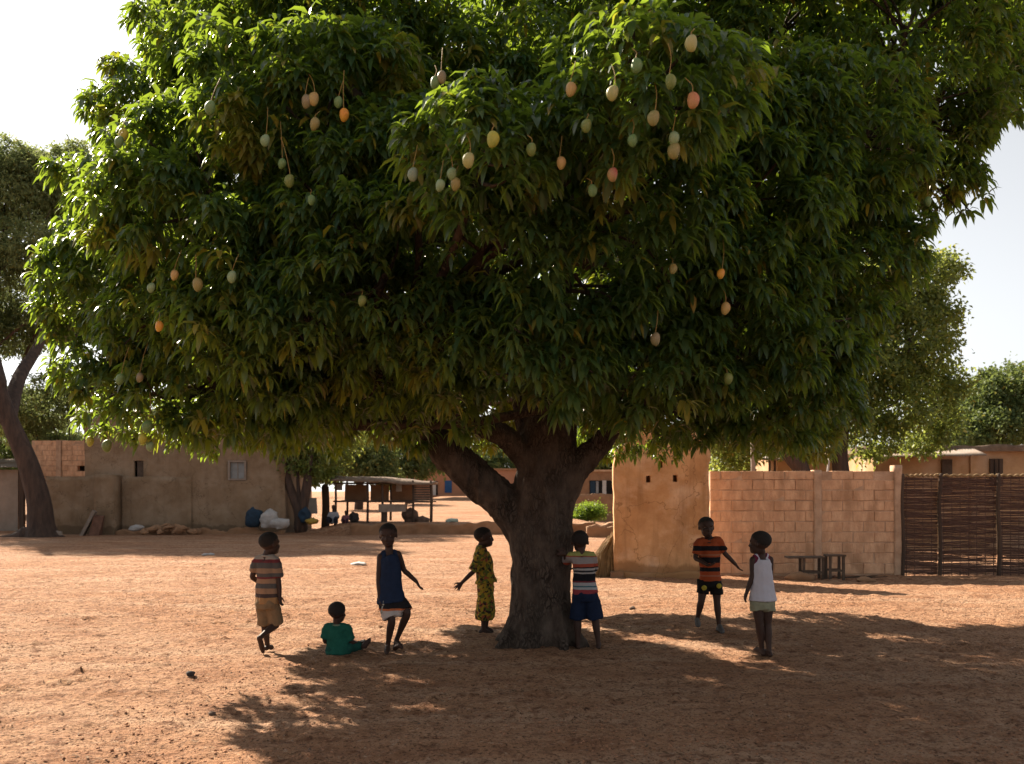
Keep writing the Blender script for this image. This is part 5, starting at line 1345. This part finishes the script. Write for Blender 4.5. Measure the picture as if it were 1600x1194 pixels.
            mb.loft([(W(p), (1, 0, 0), (0, 1, 0), p[3] / s, p[4]) for p in spec['rings']])
            remeshed(mb, nm, spec['mat'], root, .009, 3, cloth_disp(spec.get('amp', .006), 33))
        elif spec['type'] == 'disc':
            for p in spec['at']:
                c_ = W(p); MB().loft([(c_, (1, 0, 0), (0, 0, 1), p[3], p[3]), (c_ + np.array([0, -.006, 0]), (1, 0, 0), (0, 0, 1), p[3] * .9, p[3] * .9)]).build(nm, spec['mat'], root, True)
    return root

C_ = cloth_mat
# 1 walking away, banded T-shirt
gy_, tn_, br_, rd_ = (.10, .09, .085), (.31, .19, .12), (.075, .05, .045), (.16, .035, .04)
b1 = band_mat('banded_tshirt', .50, .96, [(0, (.36, .20, .09)), (.12, br_), (.20, tn_), (.32, gy_), (.42, tn_), (.52, rd_), (.56, gy_), (.64, tn_), (.74, gy_), (.86, rd_), (.93, (.33, .28, .24))])
person('child in brown and grey banded T-shirt and khaki shorts walking away', (413, 1019), 9.85,
       dict(shl=(403, 872, .02), shr=(431, 872, -.02), ell=(393, 900, .03), elr=(437, 910, -.04), wrl=(402, 914, .14), wrr=(439, 929, -.05), hal=(407, 914, .2), har=(440, 940, -.05),
            hipl=(410, 938, .02), hipr=(426, 938, -.02), knl=(410, 976, .10), knr=(430, 974, .06), anl=(412, 1013, .16), anr=(411.5, 992, -.14), tol=(416, 1017, .26), tor=(413.5, 1016, -.06)),
       (421.5, 848.5, .01), 135, [('shirt', dict(type='top', mat=b1, grow=.022, bottom=-.02, sleeve=.72, sl=1.1, collar=C_('pale_collar', (.42, .37, .33)))), ('shorts', dict(type='shorts', mat=C_('khaki_shorts', (.26, .175, .10)), leg=.98, r=.072, grow=.016))], head_roll=.0)
# 2 sitting on the ground
grn = C_('green_tshirt', (.018, .125, .088))
person('small child in green shirt sitting on the ground with back turned', (527, 1023), 9.75,
       dict(shl=(512, 979, 0), shr=(541, 979, .0), ell=(508, 1000, -.01), elr=(547, 1003, .04), wrl=(513, 1008, .12), wrr=(556, 1008, .12), hal=(520, 1010, .18), har=(562, 1007, .16),
            hipl=(519, 1013, .0), hipr=(536, 1013, 0), knl=(535, 1008, .26), knr=(558, 1012, .14), anl=(556, 1014, .30), anr=(568, 1012, .10), tol=(566, 1008, .27), tor=(575, 1001, .12)),
       (527.5, 956.5, .0), 160, [('shirt', dict(type='top', mat=grn, grow=.018, bottom=-.045, sleeve=.85, sl=1.05, flare=.012, collar=C_('green_collar', (.20, .26, .19)))), ('shorts', dict(type='shorts', mat=C_('green_shorts', (.015, .09, .07)), leg=1.0, r=.055))], k=.93, seat=True)
# 3 blue tank top
nv = C_('navy_tank_top', (.020, .034, .075))
s3 = band_mat('bordered_shorts', .32, .56, [(0, (.52, .45, .42)), (.46, (.55, .16, .06)), (.54, (.02, .018, .02))])
person('child in navy tank top and white-hemmed shorts strolling, paper in hand', (612, 1021), 9.8,
       dict(shl=(595, 867, -.02), shr=(621, 863, .03), ell=(592.5, 907, -.03), elr=(630, 892, .08), wrl=(595, 936, -.06), wrr=(650, 910, .06), hal=(597, 946, -.09), har=(656, 920, .04),
            hipl=(602, 940, -.03), hipr=(620, 938, .03), knl=(613.5, 968, -.08), knr=(637, 957, -.05), anl=(605, 1010, .04), anr=(617, 1004, .12), tol=(606, 1018, -.10), tor=(627, 1013, .03)),
       (606.5, 836.5, -.01), -4, [('tank_top', dict(type='top', mat=nv, tank=True, grow=.024, bottom=-.012, flare=.012, amp=.006)), ('shorts', dict(type='shorts', mat=s3, leg=.88, r=.076))], face_pitch=.12, head_roll=-.08, hands={'l': 'grip'})
# 4 patterned dress
pr = print_mat('yellow_print')
person('child in yellow and brown printed dress reaching an arm back', (757, 984), 11.35,
       dict(shl=(751, 853, .11), shr=(753, 853, -.11), ell=(762, 884, .14), elr=(741, 884, -.12), wrl=(764, 905, .10), wrr=(722, 903, -.12), hal=(765, 915, .08), har=(713, 914, -.12),
            hipl=(759, 908, .07), hipr=(759, 908, -.07), knl=(762, 943, .05), knr=(757, 944, -.04), anl=(759, 975, .05), anr=(755, 977, -.03), tol=(769, 981, .05), tor=(767, 983, -.03)),
       (756.5, 833, 0), 90, [('blouse', dict(type='top', mat=pr, grow=.028, bottom=.03, sleeve=1.0, sl=1.28, flare=.02, amp=.009)),
                          ('skirt', dict(type='skirt', mat=pr, amp=.008, rings=[(757, 962, 0, 12.5, .095), (758, 957, 0, 15.5, .11), (759.5, 945, 0, 15.5, .125), (759, 925, 0, 13.5, .13), (758, 908, 0, 13.5, .135), (758, 893, 0, 14.5, .13), (757, 880, 0, 13, .12)]))],
       hands={'r': 'spread'}, k=1.0)
# 5 leaning on the trunk
st5 = band_mat('banded_sweater', .60, 1.02, [(0, (.28, .05, .06)), (.04, (.36, .38, .40)), (.10, (.05, .13, .17)), (.13, (.36, .37, .39)), (.21, (.16, .03, .04)), (.25, (.012, .012, .016)), (.42, (.34, .32, .31)), (.46, (.02, .02, .025)), (.50, (.36, .34, .33)), (.55, (.02, .018, .02)), (.58, (.34, .07, .04)), (.66, (.30, .27, .27)), (.82, (.30, .10, .06)), (.85, (.33, .34, .11))])
person('child in banded sweater and navy shorts leaning on the mango trunk', (918, 1009), 10.15,
       dict(shl=(894, 862, 0), shr=(924, 860, 0), ell=(886, 872, .13), elr=(929, 884, .10), wrl=(884, 861, .02), wrr=(908, 886, .20), hal=(874, 857, .0), har=(897, 884, .2),
            hipl=(906, 922, 0), hipr=(924, 921, 0), knl=(903, 962, .02), knr=(930, 962, .0), anl=(903, 1000, .02), anr=(935, 1000, .0), tol=(900, 1004, .13), tor=(938, 1004, .12)),
       (906.5, 841, .03), 176, [('sweater', dict(type='top', mat=st5, grow=.022, bottom=.0, sleeve=1.35, sl=1.12, amp=.007)), ('shorts', dict(type='shorts', mat=C_('navy_shorts', (.012, .022, .055)), leg=1.0, r=.078, grow=.02))], hands={'l': 'spread'})
# 6 orange banded polo
og, bk = (.33, .068, .022), (.014, .012, .014)
p6 = band_mat('orange_polo', .60, 1.05, [(0, og), (.05, (.33, .14, .09)), (.08, og), (.17, bk), (.27, og), (.38, bk), (.52, og), (.56, (.34, .13, .07)), (.60, og), (.68, bk), (.80, og)])
person('child in orange and black banded polo facing the camera, arm held out', (1107, 989), 11.2,
       dict(shl=(1093, 849, 0), shr=(1122, 847, 0), ell=(1086, 874, -.02), elr=(1133, 868, .0), wrl=(1101, 884, -.17), wrr=(1149, 885, -.02), hal=(1107, 883, -.22), har=(1156, 894, -.03),
            hipl=(1100, 910, 0), hipr=(1119, 910, 0), knl=(1095, 941, -.03), knr=(1120, 943, -.01), anl=(1091, 972, .06), anr=(1123.5, 981, 0), tol=(1089, 978, -.07), tor=(1125, 987, -.13)),
       (1103.5, 826.5, -.01), 4, [('polo', dict(type='top', mat=p6, grow=.02, bottom=-.005, sleeve=.78, sl=1.1, collar=C_('black_collar', (.03, .02, .02)))), ('shorts', dict(type='shorts', mat=C_('black_shorts', (.014, .013, .014)), leg=.66, r=.072, grow=.014)),
                            ('emblem', dict(type='disc', mat=C_('yellow_emblem', (.42, .36, .05)), at=[(1097.5, 920, -.105, .03), (1120.5, 917, -.105, .03)]))], shoes=C_('pale_sandal', (.14, .13, .125)))
# 7 white tank
wt7 = (.40, .385, .43); mr_ = (.11, .014, .035)
person('child in white tank top with maroon trim seen from behind', (1195, 1026), 9.6,
       dict(shl=(1177, 872, .0), shr=(1204, 872, .03), ell=(1175, 900, -.02), elr=(1206, 902, .06), wrl=(1166, 926, -.02), wrr=(1203, 926, .12), hal=(1163, 938, .0), har=(1200, 938, .14),
            hipl=(1183, 940, 0), hipr=(1200, 940, .02), knl=(1186, 975, -.01), knr=(1200, 976, .02), anl=(1191, 1015, .02), anr=(1200.5, 1018, -.03), tol=(1184, 1019, .12), tor=(1199, 1021, .10)),
       (1186.5, 849, 0), -128, [('tank_top', dict(type='top', mat=wt7, tank=True, grow=.02, bottom=.0, flare=.012, amp=.005, trim=mr_)), ('shorts', dict(type='shorts', mat=C_('pale_olive_shorts', (.34, .34, .23)), leg=.42, r=.074, grow=.012))])
# paper in the hand of the blue-tank child
d = 9.7
o = MB().box(-.035, .035, -.004, .004, -.07, .05, .006).build('folded_paper', C_('paper', (.50, .46, .38)), None, False, tuple(P(603, 948, d))); o.rotation_euler = (0, .2, .2)
tag(o, 'folded paper held by the child in the navy tank top', 'paper')
# two far seated figures by the stall
def seated(label, px, pyb, d, sz, shirt, cloth):
    x = PX(px, d); z0 = PZ(pyb, d); e = empty('person', (x, d, z0), label, 'person')
    mb = MB().loft([((0, 0, .05), (1, 0, 0), (0, 1, 0), .17, .13), ((0, 0, .2), (1, 0, 0), (0, 1, 0), .14, .11), ((0, 0, .42), (1, 0, 0), (0, 1, 0), .17, .11), ((0, 0, .5), (1, 0, 0), (0, 1, 0), .08, .07)])
    mb.tube([(0, 0, .48), (0, -.02, .60)], [.05, .05], 1); mb.ell((0, -.02, .69), (.075, .09, .105)); mb.ell((0, -.11, .68), (.014, .016, .016))
    for sx in (-1, 1):
        mb.tube([(.16 * sx, 0, .44), (.22 * sx, -.06, .27), (.1 * sx, -.22, .22)], [.045, .04, .03], 3); mb.tube([(.09 * sx, 0, .09), (.16 * sx, -.30, .24), (.12 * sx, -.36, .02), (.12 * sx, -.46, .0)], [.08, .06, .045, .03], 3)
        for q in range(4): mb.tube([(.1 * sx + .012 * (q - 1.5), -.22, .22), (.1 * sx + .012 * (q - 1.5), -.29, .2)], [.009, .007], 1, 6)
    b = remeshed(mb, 'body', M['skin'], e, .014, 2); e.scale = (sz,) * 3
    mb = MB().loft([((0, 0, .03), (1, 0, 0), (0, 1, 0), .2, .15), ((0, 0, .2), (1, 0, 0), (0, 1, 0), .165, .135), ((0, 0, .42), (1, 0, 0), (0, 1, 0), .19, .13), ((0, 0, .5), (1, 0, 0), (0, 1, 0), .09, .085)])
    for sx in (-1, 1): mb.tube([(.14 * sx, 0, .45), (.2 * sx, -.04, .32)], [.06, .06], 1)
    remeshed(mb, 'shirt', shirt, e, .014, 2)
    mb = MB()
    for sx in (-1, 1): mb.tube([(.08 * sx, .02, .09), (.16 * sx, -.30, .24), (.13 * sx, -.35, .1)], [.11, .085, .06], 3)
    remeshed(mb, 'trousers', cloth, e, .014, 2)
seated('person in dark jacket and pale shirt seated by the stall', 521, 819, 37.4, .92, cloth_mat('pale_shirt', (.36, .36, .40)), cloth_mat('dark_trousers', (.02, .022, .035)))
seated('small person in pinkish clothes seated beside the dark drum', 540, 818, 37.7, .62, cloth_mat('pink_shirt', (.30, .13, .15)), cloth_mat('plum_trousers', (.08, .04, .06)))

# ------------------------------------------------------------------ litter: clods, leaves
r = np.random.default_rng(21)
def scatter(name, label, n, mat, smin, smax, flat, seed, leaf=False, cat='gravel', ylo=5.2, yhi=24, pw=1.6):
    r = np.random.default_rng(seed)
    y = ylo + (yhi - ylo) * r.random(n) ** pw; x = (r.random(n) - .5) * 1.15 * y * 1.05
    dens = vnoise(np.stack([x * .9, y * .9, x * 0], 1), seed) + .5 * vnoise(np.stack([x * 3, y * 3, x * 0], 1), seed + 1)
    kp = dens > r.uniform(-.9, .7, n); x, y = x[kp], y[kp]; n = len(x)
    z = ground_h(x, y); sz = smin + (smax - smin) * r.random(n) ** 3
    if leaf: tv = np.array([[-1, 0, .05], [-.2, -.32, .12], [1, 0, .18], [-.2, .32, .12], [0, 0, -.02]]); tf = np.array([[0, 1, 4], [1, 2, 4], [2, 3, 4], [3, 0, 4]])
    else: tv = np.array([[1, 0, 0], [0, 1, 0], [-1, 0, 0], [0, -1, 0], [0, 0, 1], [0, 0, -.6]]); tf = np.array([[0, 1, 4], [1, 2, 4], [2, 3, 4], [3, 0, 4], [1, 0, 5], [2, 1, 5], [3, 2, 5], [0, 3, 5]])
    m = len(tv); a = r.uniform(0, 6.28, n); ca, sa = np.cos(a), np.sin(a)
    vv = tv[None] * (1 + (0 if leaf else 1) * r.uniform(-.35, .35, (n, m, 1))) * sz[:, None, None]
    vv[:, :, 2] *= flat
    X = vv[:, :, 0] * ca[:, None] - vv[:, :, 1] * sa[:, None] + x[:, None]; Y = vv[:, :, 0] * sa[:, None] + vv[:, :, 1] * ca[:, None] + y[:, None]; Z = vv[:, :, 2] + z[:, None] + (.006 if leaf else sz[:, None] * .15)
    f = (tf[None] + (np.arange(n) * m)[:, None, None]).reshape(-1, 3)
    o = mesh_obj(name, np.stack([X, Y, Z], -1).reshape(-1, 3), f, mat); tag(o, label, cat, kind='stuff')
M['clod'] = pmat('soil_clod', (0.36, 0.18, 0.10), (0.25, 0.12, 0.065), 30, .95, .4, 60)
scatter('soil_clods', 'small soil clods strewn over the whole yard', 52000, M['clod'], .003, .015, .6, 1, cat='clods')
scatter('dry_leaves', 'small dry leaves and twigs strewn over the yard', 4200, M['litter'], .008, .035, 1., 2, True, cat='leaves')
scatter('pebbles', 'dark pebbles scattered over the yard', 600, M['stone'], .004, .016, .7, 3, cat='pebbles')
